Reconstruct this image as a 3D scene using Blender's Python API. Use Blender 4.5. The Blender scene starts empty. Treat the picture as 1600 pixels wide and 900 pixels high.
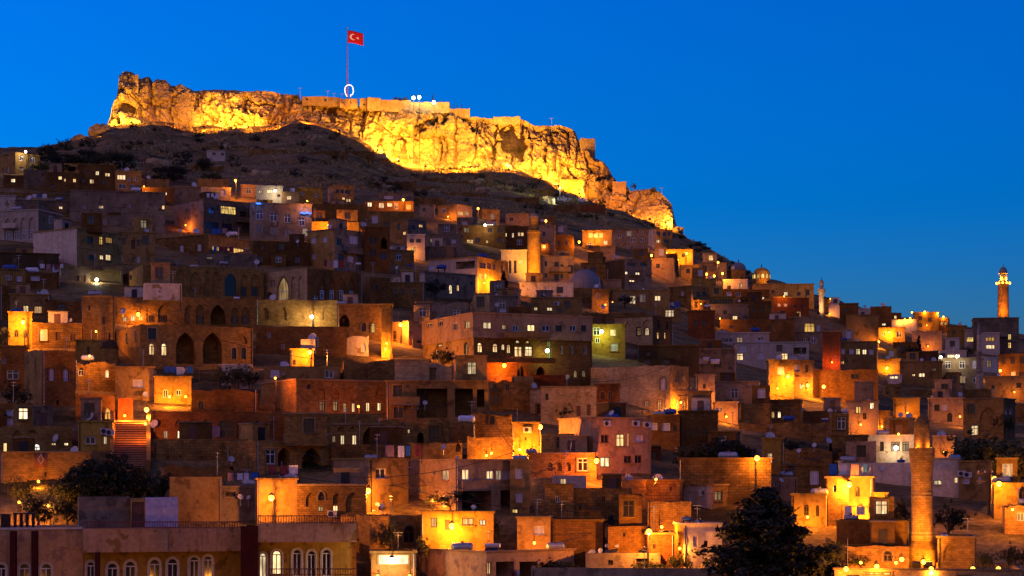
import bpy, bmesh, math, random, re
from mathutils import Vector, Matrix, noise
random.seed(11)
PI = math.pi
rad = math.radians
sc = bpy.context.scene
col = sc.collection

# ------------------------------------------------------------------ camera, sky, sun, exposure
F = 3000.0          # focal length in photo pixels (1600 wide)
HZ = 740.0          # row of the horizon: the hill town rises above the eye
cam = bpy.data.cameras.new('camera')
cam.sensor_width = 36.0
cam.lens = 36.0 * F / 1600.0
cam.shift_y = (HZ - 450.0) / 1600.0
cam.clip_start = 1.0
cam.clip_end = 12000.0
camo = bpy.data.objects.new('camera', cam)
camo.rotation_euler = (PI / 2, 0, 0)
col.objects.link(camo)
sc.camera = camo

SUN_EL, SUN_AZ = 0.7, -70.0      # the sun is just gone, off to the left
world = bpy.data.worlds.new('World')
sc.world = world
world.use_nodes = True
wn = world.node_tree
sky = wn.nodes.new('ShaderNodeTexSky')
sky.sky_type = 'NISHITA'
sky.sun_disc = False
sky.sun_elevation = rad(SUN_EL)
sky.sun_rotation = rad(SUN_AZ)
sky.ozone_density = 6.8
sky.air_density = 1.0
sky.dust_density = 0.6
hs = wn.nodes.new('ShaderNodeHueSaturation')
hs.inputs['Saturation'].default_value = 1.015
wn.links.new(sky.outputs[0], hs.inputs['Color'])
wn.links.new(hs.outputs[0], wn.nodes['Background'].inputs[0])
wn.nodes['Background'].inputs[1].default_value = 1.10

sun = bpy.data.lights.new('sun', 'SUN')
sun.energy = 0.85
sun.angle = rad(130)
sun.color = (1.0, 0.38, 0.15)
suno = bpy.data.objects.new('sun', sun)
col.objects.link(suno)
_el, _az = rad(20), rad(SUN_AZ - 68)
_sd = Vector((math.sin(_az) * math.cos(_el), math.cos(_az) * math.cos(_el), math.sin(_el)))
suno.rotation_euler = (-_sd).to_track_quat('-Z', 'Y').to_euler()
suno.location = _sd * 300

vs = sc.view_settings
vs.view_transform = 'Standard'
vs.look = 'None'
vs.gamma = 1.0
vs.use_curve_mapping = False
vs.exposure = 0.0
sc.render.engine = 'CYCLES'
sc.cycles.use_denoising = True
sc.cycles.max_bounces = 4
sc.cycles.diffuse_bounces = 2
sc.cycles.glossy_bounces = 2
sc.cycles.transmission_bounces = 2
sc.cycles.sample_clamp_indirect = 3.0
sc.cycles.caustics_reflective = False
sc.cycles.caustics_refractive = False

# ------------------------------------------------------------------ small helpers
def lerp_tab(tab):
    def f(x):
        if x <= tab[0][0]: return float(tab[0][1])
        for (x0, y0), (x1, y1) in zip(tab, tab[1:]):
            if x <= x1:
                return y0 + (y1 - y0) * (x - x0) / (x1 - x0)
        return float(tab[-1][1])
    return f

def at(px, py, Y):
    return Vector(((px - 800.0) / F * Y, Y, (HZ - py) / F * Y))

def fbm(p, o=4):
    return noise.fractal(p, 1.0, 2.0, o)

def mesh_from(name, verts, faces, mats=(), smooth=False, uvs=None, mi=None):
    m = bpy.data.meshes.new(name)
    m.from_pydata([tuple(v) for v in verts], [], faces)
    for k in mats: m.materials.append(M[k])
    if smooth:
        m.polygons.foreach_set('use_smooth', [True] * len(m.polygons))
    if mi: m.polygons.foreach_set('material_index', mi)
    m.update()
    return m

def ob(name, data, parent=None, loc=None, rot=None, scale=None):
    o = bpy.data.objects.new(name, data)
    col.objects.link(o)
    if parent is not None: o.parent = parent
    if loc is not None: o.location = loc
    if rot is not None: o.rotation_euler = rot
    if scale is not None: o.scale = scale
    return o

def tag(o, label=None, cat=None, group=None, kind=None):
    if label: o['label'] = label
    if cat: o['category'] = cat
    if group: o['group'] = group
    if kind: o['kind'] = kind
    return o

class MB:
    """collects boxes, tubes and lathes into one mesh"""
    def __init__(s): s.v = []; s.f = []
    def box(s, x0, x1, y0, y1, z0, z1):
        b = len(s.v)
        s.v += [(x0,y0,z0),(x1,y0,z0),(x1,y1,z0),(x0,y1,z0),(x0,y0,z1),(x1,y0,z1),(x1,y1,z1),(x0,y1,z1)]
        s.f += [tuple(b+i for i in q) for q in ((0,3,2,1),(4,5,6,7),(0,1,5,4),(1,2,6,5),(2,3,7,6),(3,0,4,7))]
        return s
    def tube(s, p, q, r0, r1=None, n=8):
        p, q = Vector(p), Vector(q); r1 = r0 if r1 is None else r1
        d = (q - p).normalized(); a = d.orthogonal().normalized(); c = d.cross(a)
        b = len(s.v)
        for P, r in ((p, r0), (q, r1)):
            for i in range(n):
                t = 2*PI*i/n; s.v.append(tuple(P + a*math.cos(t)*r + c*math.sin(t)*r))
        for i in range(n):
            j = (i+1) % n; s.f.append((b+i, b+j, b+n+j, b+n+i))
        s.f.append(tuple(b+i for i in reversed(range(n)))); s.f.append(tuple(b+n+i for i in range(n)))
        return s
    def path(s, pts, r, n=6, closed=False):
        pts = [Vector(p) for p in pts]; b = len(s.v); k = len(pts)
        for i, P in enumerate(pts):
            d = (pts[(i+1) % k] - pts[i-1]) if closed or 0 < i < k-1 else (pts[1]-pts[0] if i == 0 else pts[-1]-pts[-2])
            d.normalize(); a = d.cross(Vector((0.02, 1, 0.03))).normalized(); c = d.cross(a)
            for j in range(n):
                t = 2*PI*j/n; s.v.append(tuple(P + a*math.cos(t)*r + c*math.sin(t)*r))
        for i in range(k if closed else k-1):
            for j in range(n):
                e = (i+1) % k
                s.f.append((b+i*n+j, b+i*n+(j+1)%n, b+e*n+(j+1)%n, b+e*n+j))
        return s
    def lathe(s, prof, n=24, c=(0,0,0)):
        b = len(s.v); m = len(prof)
        for r, z in prof:
            for i in range(n):
                t = 2*PI*i/n; s.v.append((c[0]+r*math.cos(t), c[1]+r*math.sin(t), c[2]+z))
        for k in range(m-1):
            for i in range(n):
                j = (i+1) % n; s.f.append((b+k*n+i, b+k*n+j, b+(k+1)*n+j, b+(k+1)*n+i))
        s.f.append(tuple(b+i for i in reversed(range(n)))); s.f.append(tuple(b+(m-1)*n+i for i in range(n)))
        return s
    def mesh(s, name, mat, smooth=False):
        return mesh_from(name, s.v, s.f, (mat,), smooth)
    def build(s, name, mat, parent=None, smooth=False, **k):
        return ob(name, s.mesh(name, mat, smooth), parent, **k)

# ------------------------------------------------------------------ materials
M = {}
def new_mat(name):
    m = bpy.data.materials.new(name); m.use_nodes = True
    M[name] = m
    nt = m.node_tree
    return m, nt, nt.nodes['Principled BSDF']

def N(nt, t, **kw):
    n = nt.nodes.new(t)
    for k, v in kw.items():
        if k in n.inputs: n.inputs[k].default_value = v
        else: setattr(n, k, v)
    return n

def mixc(nt, a, b, fac, mode='MIX'):
    n = nt.nodes.new('ShaderNodeMix'); n.data_type = 'RGBA'; n.blend_type = mode
    L = nt.links.new
    for sock, v in ((n.inputs[6], a), (n.inputs[7], b), (n.inputs[0], fac)):
        if hasattr(v, 'is_output'): L(v, sock)
        elif isinstance(v, (int, float)): sock.default_value = v
        else: sock.default_value = (*v, 1)
    return n.outputs[2]

def ramp(nt, src, p0, p1, c0=(0,0,0), c1=(1,1,1)):
    r = nt.nodes.new('ShaderNodeValToRGB')
    r.color_ramp.elements[0].position = p0; r.color_ramp.elements[0].color = (*c0, 1)
    r.color_ramp.elements[1].position = p1; r.color_ramp.elements[1].color = (*c1, 1)
    nt.links.new(src, r.inputs[0])
    return r.outputs[0]

def wall_mat(name, base, alt, masonry=0.0, stain=0.45, scale=1.0, patch=None):
    """plaster or coursed stone, laid out on the wall's own UVs in metres; hue differs a little per house"""
    m, nt, bs = new_mat(name); L = nt.links.new
    uv = N(nt, 'ShaderNodeUVMap')
    geo = N(nt, 'ShaderNodeTexCoord')
    oi = N(nt, 'ShaderNodeObjectInfo')
    # world position keeps the stains of two houses different
    pos = N(nt, 'ShaderNodeNewGeometry')
    big = N(nt, 'ShaderNodeTexNoise', Scale=0.35, Detail=6.0, Roughness=0.65); L(pos.outputs['Position'], big.inputs['Vector'])
    fine = N(nt, 'ShaderNodeTexNoise', Scale=2.6, Detail=5.0, Roughness=0.7); L(pos.outputs['Position'], fine.inputs['Vector'])
    c = mixc(nt, base, alt, ramp(nt, big.outputs[0], 0.35, 0.65))
    if masonry > 0:
        br = N(nt, 'ShaderNodeTexBrick', Scale=1.0)
        br.inputs['Brick Width'].default_value = 0.46 * scale
        br.inputs['Row Height'].default_value = 0.21 * scale
        br.inputs['Mortar Size'].default_value = 0.016 * scale
        br.inputs['Mortar Smooth'].default_value = 0.3
        br.inputs['Color1'].default_value = (1.35, 1.3, 1.25, 1)
        br.inputs['Color2'].default_value = (0.62, 0.6, 0.58, 1)
        br.inputs['Mortar'].default_value = (0.42, 0.4, 0.38, 1)
        br.inputs['Bias'].default_value = -0.1
        L(uv.outputs[0], br.inputs['Vector'])
        c = mixc(nt, c, br.outputs['Color'], masonry, 'MULTIPLY')
    # rain streaks: noise stretched along the height
    mp = N(nt, 'ShaderNodeMapping'); mp.inputs['Scale'].default_value = (0.9, 0.12, 1)
    L(uv.outputs[0], mp.inputs[0])
    st = N(nt, 'ShaderNodeTexNoise', Scale=1.3, Detail=5.0, Roughness=0.6); L(mp.outputs[0], st.inputs['Vector'])
    c = mixc(nt, c, (0.34, 0.28, 0.24), mixc(nt, (0,0,0), (stain, stain, stain), ramp(nt, st.outputs[0], 0.5, 0.72)), 'MULTIPLY')
    sp = ramp(nt, fine.outputs[0], 0.3, 0.75, (0.66, 0.65, 0.64), (1.12, 1.12, 1.12))
    c = mixc(nt, c, sp, 1.0, 'MULTIPLY')
    if patch:
        pn = N(nt, 'ShaderNodeTexNoise', Scale=0.8, Detail=7.0, Roughness=0.62); L(pos.outputs['Position'], pn.inputs['Vector'])
        c = mixc(nt, c, patch, ramp(nt, pn.outputs[0], 0.56, 0.60))
    hv = N(nt, 'ShaderNodeHueSaturation')
    mr = N(nt, 'ShaderNodeMapRange'); mr.inputs[3].default_value = 0.72; mr.inputs[4].default_value = 1.2
    L(oi.outputs['Random'], mr.inputs[0]); L(mr.outputs[0], hv.inputs['Value'])
    L(c, hv.inputs['Color']); L(hv.outputs[0], bs.inputs['Base Color'])
    bs.inputs['Roughness'].default_value = 0.92
    bs.inputs['Specular IOR Level'].default_value = 0.15
    bp = N(nt, 'ShaderNodeBump', Strength=0.5, Distance=0.06)
    if masonry > 0:
        ad = N(nt, 'ShaderNodeMath', operation='SUBTRACT'); L(fine.outputs[0], ad.inputs[0]); L(br.outputs['Fac'], ad.inputs[1]); L(ad.outputs[0], bp.inputs['Height'])
    else:
        L(fine.outputs[0], bp.inputs['Height']); bp.inputs['Strength'].default_value = 0.25
    L(bp.outputs[0], bs.inputs['Normal'])
    return m

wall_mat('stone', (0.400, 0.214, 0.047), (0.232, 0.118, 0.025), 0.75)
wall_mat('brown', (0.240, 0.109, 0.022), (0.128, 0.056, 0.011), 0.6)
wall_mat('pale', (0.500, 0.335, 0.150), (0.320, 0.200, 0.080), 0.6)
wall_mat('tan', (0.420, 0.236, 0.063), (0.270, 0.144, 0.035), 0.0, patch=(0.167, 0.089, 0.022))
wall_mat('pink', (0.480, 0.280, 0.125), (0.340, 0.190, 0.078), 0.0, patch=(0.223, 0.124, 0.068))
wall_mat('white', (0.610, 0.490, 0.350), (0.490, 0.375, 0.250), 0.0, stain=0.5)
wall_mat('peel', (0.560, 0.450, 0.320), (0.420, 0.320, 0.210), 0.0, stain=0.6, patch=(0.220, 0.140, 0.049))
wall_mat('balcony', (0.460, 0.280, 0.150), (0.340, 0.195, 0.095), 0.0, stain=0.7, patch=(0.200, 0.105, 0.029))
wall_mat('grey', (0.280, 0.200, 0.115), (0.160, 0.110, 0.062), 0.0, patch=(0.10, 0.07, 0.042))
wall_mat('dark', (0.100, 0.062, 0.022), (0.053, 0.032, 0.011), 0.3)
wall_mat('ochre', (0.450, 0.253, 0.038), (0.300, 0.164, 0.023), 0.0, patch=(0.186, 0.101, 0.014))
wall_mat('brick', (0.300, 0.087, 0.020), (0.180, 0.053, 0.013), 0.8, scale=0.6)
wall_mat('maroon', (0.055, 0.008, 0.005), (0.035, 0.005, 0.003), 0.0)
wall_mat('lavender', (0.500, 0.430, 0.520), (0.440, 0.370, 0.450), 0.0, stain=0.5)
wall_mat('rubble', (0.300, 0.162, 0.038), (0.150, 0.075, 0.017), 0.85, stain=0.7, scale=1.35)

wall_mat('limestone', (0.54, 0.40, 0.24), (0.42, 0.30, 0.17), 0.6)

def plain(name, c, rough=0.6, metal=0.0, spec=0.3, vary=0.25):
    m, nt, bs = new_mat(name); L = nt.links.new
    p = N(nt, 'ShaderNodeNewGeometry')
    n = N(nt, 'ShaderNodeTexNoise', Scale=3.0, Detail=4.0); L(p.outputs['Position'], n.inputs['Vector'])
    k = ramp(nt, n.outputs[0], 0.3, 0.7, (1-vary,)*3, (1+vary*0.4,)*3)
    L(mixc(nt, c, k, 1.0, 'MULTIPLY'), bs.inputs['Base Color'])
    bs.inputs['Roughness'].default_value = rough; bs.inputs['Metallic'].default_value = metal
    bs.inputs['Specular IOR Level'].default_value = spec
    return m
plain('frame_white', (0.6, 0.56, 0.52)); plain('frame_dark', (0.05, 0.03, 0.02)); plain('frame_brown', (0.13, 0.06, 0.03))
plain('iron', (0.03, 0.022, 0.02), 0.5, 0.3); plain('railing', (0.10, 0.025, 0.02), 0.5, 0.2)
plain('galvanised', (0.32, 0.31, 0.3), 0.45, 0.6); plain('dish', (0.46, 0.42, 0.38), 0.45)
plain('tank_blue', (0.015, 0.06, 0.24), 0.4); plain('tank_white', (0.6, 0.6, 0.6), 0.4); plain('wood', (0.09, 0.05, 0.03), 0.8)
plain('door_wood', (0.11, 0.045, 0.025), 0.7); plain('solar', (0.015, 0.02, 0.035), 0.15)
plain('cloth_blue', (0.02, 0.10, 0.36), 0.9); plain('cloth_red', (0.16, 0.03, 0.03), 0.9); plain('cloth_white', (0.6, 0.56, 0.55), 0.9); plain('cloth_pink', (0.3, 0.16, 0.15), 0.9)
plain('rug', (0.20, 0.07, 0.04), 0.95); plain('rug_pale', (0.4, 0.28, 0.15), 0.95)
plain('car_paint', (0.02, 0.02, 0.025), 0.25, 0.3); plain('rubber', (0.02, 0.02, 0.02), 0.8)
plain('bark', (0.07, 0.045, 0.03), 0.95); plain('flag_red', (0.50, 0.008, 0.01), 0.8, vary=0.08); plain('flag_white', (0.8, 0.8, 0.8), 0.8, vary=0.05)
plain('pole_red', (0.30, 0.05, 0.03), 0.5); plain('marble', (0.7, 0.66, 0.56), 0.6); plain('lead', (0.20, 0.17, 0.14), 0.6)
plain('step_stone', (0.33, 0.19, 0.10), 0.9); plain('minaret_cap', (0.30, 0.20, 0.11), 0.85)
plain('plastic_red', (0.4, 0.03, 0.02), 0.5)

def glass(name, c, rough=0.12):
    m, nt, bs = new_mat(name)
    bs.inputs['Base Color'].default_value = (*c, 1); bs.inputs['Roughness'].default_value = rough
    bs.inputs['Specular IOR Level'].default_value = 0.5
glass('glass', (0.018, 0.013, 0.012)); glass('glass_sky_tint', (0.02, 0.026, 0.06), 0.2); glass('curtain', (0.42, 0.36, 0.38), 0.5)  # bluish base colour of the second glass stands in for reflected sky

def emis(name, c, s, vary=True, sample=False):
    m, nt, bs = new_mat(name); L = nt.links.new
    bs.inputs['Base Color'].default_value = (0.02, 0.02, 0.02, 1)
    bs.inputs['Emission Strength'].default_value = s
    if vary:
        # rooms differ: curtains drawn to one side, brighter near the lamp
        tc = N(nt, 'ShaderNodeTexCoord'); oi = N(nt, 'ShaderNodeObjectInfo')
        ad = N(nt, 'ShaderNodeVectorMath', operation='ADD'); L(tc.outputs['Object'], ad.inputs[0])
        sc3 = N(nt, 'ShaderNodeVectorMath', operation='SCALE'); sc3.inputs[0].default_value = (37, 11, 53); L(oi.outputs['Random'], sc3.inputs['Scale']); L(sc3.outputs[0], ad.inputs[1])
        mp = N(nt, 'ShaderNodeMapping'); mp.inputs['Scale'].default_value = (2.2, 1, 0.35); L(ad.outputs[0], mp.inputs[0])
        n = N(nt, 'ShaderNodeTexNoise', Scale=1.4, Detail=3.0); L(mp.outputs[0], n.inputs['Vector'])
        k = ramp(nt, n.outputs[0], 0.38, 0.62, (0.35, 0.30, 0.25), (1, 1, 1))
        fr_ = N(nt, 'ShaderNodeMath', operation='FRACT'); m7 = N(nt, 'ShaderNodeMath', operation='MULTIPLY'); m7.inputs[1].default_value = 7.3; L(oi.outputs['Random'], m7.inputs[0]); L(m7.outputs[0], fr_.inputs[0])
        cc = mixc(nt, mixc(nt, c, (c[0], c[1] * 0.72, c[2] * 0.4), fr_.outputs[0]), k, 1.0, 'MULTIPLY')
        mr = N(nt, 'ShaderNodeMapRange'); mr.inputs[3].default_value = 0.3; mr.inputs[4].default_value = 1.3
        L(oi.outputs['Random'], mr.inputs[0])
        ms = N(nt, 'ShaderNodeMath', operation='MULTIPLY'); ms.inputs[1].default_value = s; L(mr.outputs[0], ms.inputs[0]); L(ms.outputs[0], bs.inputs['Emission Strength'])
        L(cc, bs.inputs['Emission Color'])
    else:
        bs.inputs['Emission Color'].default_value = (*c, 1)
    if not sample: m.cycles.emission_sampling = 'NONE'
    return m
emis('lit', (1.0, 0.80, 0.47), 1.9); emis('lit_yellow', (1.0, 0.70, 0.20), 1.3); emis('lit_orange', (1.0, 0.42, 0.08), 1.1)
emis('lit_dim', (0.75, 0.62, 0.36), 0.55); emis('lit_white', (1.0, 0.95, 0.8), 2.6); emis('lit_green', (0.75, 1.0, 0.25), 1.0)  # white panes also stand in for a lit front and a lit awning
emis('bulb_sodium', (1.0, 0.42, 0.035), 7.0, False); emis('bulb_white', (1.0, 0.93, 0.7), 14.0, False)
emis('bulb_flood', (1.0, 0.68, 0.2), 16.0, False); emis('neon', (1.0, 0.72, 0.62), 2.6, False); emis('led_blue', (0.03, 0.16, 1.0), 3.0, False)

def leaf_mat(name, c0, c1):
    m, nt, bs = new_mat(name); L = nt.links.new
    p = N(nt, 'ShaderNodeNewGeometry')
    n = N(nt, 'ShaderNodeTexNoise', Scale=0.9, Detail=3.0); L(p.outputs['Position'], n.inputs['Vector'])
    L(mixc(nt, c0, c1, ramp(nt, n.outputs[0], 0.35, 0.65)), bs.inputs['Base Color'])
    bs.inputs['Roughness'].default_value = 0.75; bs.inputs['Specular IOR Level'].default_value = 0.2
leaf_mat('leaf', (0.045, 0.050, 0.014), (0.075, 0.065, 0.02)); leaf_mat('leaf_dark', (0.014, 0.017, 0.006), (0.028, 0.028, 0.010)); leaf_mat('leaf_dry', (0.24, 0.16, 0.05), (0.34, 0.23, 0.08))

def ground_mat():
    m, nt, bs = new_mat('earth'); L = nt.links.new
    p = N(nt, 'ShaderNodeNewGeometry')
    a = N(nt, 'ShaderNodeTexNoise', Scale=0.06, Detail=8.0, Roughness=0.68); L(p.outputs['Position'], a.inputs['Vector'])
    mp = N(nt, 'ShaderNodeMapping'); mp.inputs['Scale'].default_value = (0.10, 0.10, 0.75); L(p.outputs['Position'], mp.inputs[0])
    b = N(nt, 'ShaderNodeTexNoise', Scale=1.0, Detail=7.0, Roughness=0.7); L(mp.outputs[0], b.inputs['Vector'])
    f = N(nt, 'ShaderNodeTexNoise', Scale=1.4, Detail=6.0, Roughness=0.75); L(p.outputs['Position'], f.inputs['Vector'])
    c = mixc(nt, (0.20, 0.112, 0.036), (0.36, 0.225, 0.08), ramp(nt, b.outputs[0], 0.4, 0.62))
    c = mixc(nt, c, (0.075, 0.052, 0.015), ramp(nt, a.outputs[0], 0.5, 0.63))
    c = mixc(nt, c, ramp(nt, f.outputs[0], 0.33, 0.7, (0.4, 0.4, 0.4), (1.25, 1.25, 1.2)), 1.0, 'MULTIPLY')
    L(c, bs.inputs['Base Color']); bs.inputs['Roughness'].default_value = 0.97; bs.inputs['Specular IOR Level'].default_value = 0.05
    bp = N(nt, 'ShaderNodeBump', Strength=0.9, Distance=0.5); L(f.outputs[0], bp.inputs['Height']); L(bp.outputs[0], bs.inputs['Normal'])
ground_mat()

def rock_mat(name, c0, c1, c2):
    m, nt, bs = new_mat(name); L = nt.links.new
    p = N(nt, 'ShaderNodeNewGeometry')
    a = N(nt, 'ShaderNodeTexNoise', Scale=0.07, Detail=9.0, Roughness=0.66); L(p.outputs['Position'], a.inputs['Vector'])
    f = N(nt, 'ShaderNodeTexNoise', Scale=0.9, Detail=8.0, Roughness=0.72); L(p.outputs['Position'], f.inputs['Vector'])
    v = N(nt, 'ShaderNodeTexVoronoi', Scale=0.22); v.feature = 'DISTANCE_TO_EDGE'
    wv = N(nt, 'ShaderNodeVectorMath', operation='ADD'); L(p.outputs['Position'], wv.inputs[0])
    dn = N(nt, 'ShaderNodeTexNoise', Scale=0.25, Detail=4.0); L(p.outputs['Position'], dn.inputs['Vector'])
    dsc = N(nt, 'ShaderNodeVectorMath', operation='SCALE'); dsc.inputs['Scale'].default_value = 6.0; L(dn.outputs['Color'], dsc.inputs[0]); L(dsc.outputs[0], wv.inputs[1])
    L(wv.outputs[0], v.inputs['Vector'])
    c = mixc(nt, c0, c1, ramp(nt, a.outputs[0], 0.38, 0.62))
    c = mixc(nt, c, c2, ramp(nt, f.outputs[0], 0.58, 0.75))
    c = mixc(nt, c, (0.35, 0.3, 0.26), mixc(nt, (0,0,0), (1,1,1), ramp(nt, v.outputs['Distance'], 0.0, 0.05, (0.8,)*3, (0,)*3)), 'MULTIPLY')
    L(c, bs.inputs['Base Color']); bs.inputs['Roughness'].default_value = 0.95; bs.inputs['Specular IOR Level'].default_value = 0.08
    bp = N(nt, 'ShaderNodeBump', Strength=0.9, Distance=0.9); L(f.outputs[0], bp.inputs['Height']); L(bp.outputs[0], bs.inputs['Normal'])
rock_mat('rock', (0.50, 0.34, 0.14), (0.30, 0.19, 0.075), (0.11, 0.065, 0.025))
# ------------------------------------------------------------------ the lie of the land, in photo columns and rows
R = lerp_tab([(-900,290),(0,262),(100,258),(200,270),(300,285),(400,288),(500,292),(600,305),(700,318),(800,332),(900,352),(1000,364),(1060,388),(1100,408),(1150,428),(1200,444),(1300,472),(1400,500),(1500,515),(1600,530),(2500,600)])
B = lerp_tab([(-900,262),(0,238),(60,230),(110,223),(150,214),(170,197),(230,190),(300,198),(400,201),(440,192),(470,184),(500,190),(530,202),(560,217),(600,245),(640,262),(700,262),(760,256),(800,262),(850,283),(880,297),(920,312),(960,325),(1000,341),(1030,355),(1060,366),(1100,386),(1150,414),(1200,438),(1300,468),(1400,497),(1500,512),(1600,527),(2500,596)])
T = lerp_tab([(166,196),(170,186),(175,165),(183,148),(185,125),(190,113),(197,111),(207,113),(215,121),(222,124),(232,121),(236,123),(238,134),(241,138),(244,128),(247,125),(260,126),(266,133),(275,135),(284,132),(297,140),(305,143),(330,141),(360,141),(385,143),(395,142),(420,142),(440,146),(465,149),(473,159),(530,162),(560,165),(575,166),(595,166),(620,167),(642,168),(700,172),(720,176),(735,182),(770,184),(812,184),(820,187),(835,196),(860,196),(875,195),(890,200),(900,207),(904,222),(930,248),(940,252),(950,262),(956,274),(965,286),(978,288),(985,298),(1000,296),(1015,295),(1030,299),(1040,308),(1050,320),(1053,338),(1057,352),(1062,364)])
DT = lerp_tab([(0,430),(300,450),(600,460),(900,490),(1060,520),(1600,530)])
YC = lerp_tab([(0,560),(150,600),(300,640),(900,640),(1060,600),(1200,565),(1600,565)])

def D(px, py):
    """how far off the hillside is where it shows at this column and row"""
    r, dt = R(px), DT(px)
    if py >= 900: return max(70.0, 170.0 - (py - 900) * 0.16)
    t = (900 - py) / (900 - r)
    if t <= 1: return 170.0 * math.exp(math.log(dt / 170.0) * t ** 1.4)
    b = B(px)
    return dt + (YC(px) - dt) * min(1.0, (r - py) / max(1.0, r - b))

def sink(px, py):
    """the foot of the town lies a little lower than the houses' fronts"""
    t = (900 - py) / (900 - R(px))
    return -2.2 * min(1.0, max(0.0, 1 - t / 0.16))

def ground_at(X, Y):
    """height of the hillside under a point"""
    if Y < 5: return -13.0
    px = X / Y * F + 800
    lo, hi = B(px), 1400.0
    for _ in range(30):
        mid = (lo + hi) / 2
        if D(px, mid) < Y: hi = mid
        else: lo = mid
    return (HZ - lo) / F * Y + sink(px, lo)

def build_land():
    cols = [-1500,-1200,-900,-700,-550,-400,-300,-220,-160,-110,-70,-35] + list(range(0, 1601, 7)) + [1640,1690,1750,1830,1950,2100,2300,2600]
    rows = []
    for py in (1700,1500,1300,1150,1050,980,935): rows.append(('a', py))
    nT, nH = 70, 44
    for i in range(nT): rows.append(('t', i / nT))
    for i in range(nH + 1): rows.append(('h', i / nH))
    rows += [('e', 0), ('e', 1), ('e', 2), ('e', 3)]
    V, Fc = [], []
    for kind, k in rows:
        for px in cols:
            r, b = R(px), B(px)
            if kind == 'a': p = at(px, k, D(px, k)); p.z += sink(px, k)
            elif kind == 't': py = 900 + (r - 900) * k; p = at(px, py, D(px, py)); p.z += sink(px, py)
            elif kind == 'h':
                py = r + (b - r) * k; p = at(px, py, D(px, py))
                hgt = min(1, k * 6)
                q = p * 0.05
                p.z += hgt * (fbm(q, 5) * 1.3 + fbm(p * 0.25, 4) * 0.5)
                # old terraces make small steps in the slope
                st = p.z * 0.22 + fbm(q * 0.6, 3) * 0.8
                p.z += hgt * (abs((st % 1.0) - 0.5) - 0.25) * 1.5
            else:
                y0 = YC(px); inC = 166 < px < 1062
                zb = (HZ - b) / F * y0
                zt = (HZ - T(px)) / F * (y0 + 10) - 1.2 if inC else zb
                p = [at(px, b, y0 + 5), None, None, None][k] if k == 0 else None
                if k == 1: p = Vector(((px-800)/F*(y0+12), y0+12, zt if inC else zb - 0.5))
                if k == 2: p = Vector(((px-800)/F*(y0+75), y0+75, zt - 3 if inC else zb - 9))
                if k == 3: p = Vector(((px-800)/F*(y0+500), y0+500, -70))
            V.append(p)
    n = len(cols)
    for i in range(len(rows) - 1):
        for j in range(n - 1):
            Fc.append((i*n+j, i*n+j+1, (i+1)*n+j+1, (i+1)*n+j))
    tag(ob('hillside', mesh_from('hillside', V, Fc, ('earth',), True)), 'dry brown hillside the town climbs', 'hillside', kind='structure')
    # the plain far below, out to the horizon
    s = 9000
    g = mesh_from('plain', [(-s,-s,-72),(s,-s,-72),(s,s,-72),(-s,s,-72)], [(0,1,2,3)], ('earth',))
    tag(ob('plain', g), 'wide dark plain below the hill', 'plain', kind='structure')
    v = [(-700,-300,-14.9),(700,-300,-14.9),(700,75,-14.9),(-700,75,-14.9),(-700,-300,-72),(700,-300,-72),(700,75,-72),(-700,75,-72)]
    g = mesh_from('near_ground', v, [(0,1,2,3),(4,5,1,0),(5,6,2,1),(7,4,0,3)], ('earth',))
    tag(ob('near_ground', g), 'level ground on this side of the valley', 'ground', kind='structure')
build_land()

def cliff_point(px, k):
    """k = 0 at the foot, 1 at the rim"""
    t, b = T(px), B(px) + 3
    ed = min(1.0, (px - 166) / 14.0, (1062 - px) / 14.0); ed = max(0.0, ed)
    jag = 0.8 * noise.noise(Vector((px * 0.13, 3.1, 0))) + 0.5 * noise.noise(Vector((px * 0.45, 8.1, 0)))
    py = b + (t + jag - b) * k
    Y = YC(px) + 1 + 8.0 * k ** 1.3
    p = at(px, py, Y)
    q = Vector((p.x * 0.05, p.z * 0.05, 1.7)); w = Vector((fbm(q * 2.3 + Vector((5,2,0)), 4), fbm(q * 2.3 + Vector((1,9,4)), 4), 0))
    d = fbm(q, 3) * 5.0 + 1.6 * noise.noise(Vector((p.x * 0.09, p.z * 0.06, 2.0)) + w * 0.6)
    for sc_, az, amp, tilt, cr in ((0.075, 0.7, 2.6, 0.9, 1.3), (0.2, 0.8, 0.9, 0.9, 0.3), (0.6, 0.9, 0.3, 0.8, 0.15)):
        g = Vector((p.x * sc_, p.z * sc_ * az, sc_ * 20)) + w * (0.55 if sc_ < 0.2 else 0.25)
        dist, pts = noise.voronoi(g)
        h = noise.noise_vector(pts[0] * 17.31)              # every block of rock leans its own way
        e = g - pts[0]
        d += amp * (h.x * 1.3 + tilt * (e.x * h.y + e.y * h.z) * 2.0)
        d -= cr * max(0.0, 1 - (dist[1] - dist[0]) * 9.0)
    fis = abs(noise.noise(Vector((p.x * 0.16, p.z * 0.018, 6.0)) + w * 0.35))
    d -= max(0.0, 0.12 - fis) * 18.0                         # deep upright fissures
    led = math.sin(p.z * 0.5 + w.x * 4 + p.x * 0.02)
    fine = fbm(Vector((p.x * 0.9, p.z * 1.0, 3.0)), 5)
    d += max(0, led) * 0.5 + fine * 0.4
    fade = min(1.0, k * 5) * min(1.0, (1 - k) * 7 + 0.35) * ed
    p.y -= d * fade
    p.z += fine * 0.4 * fade
    return p

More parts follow.
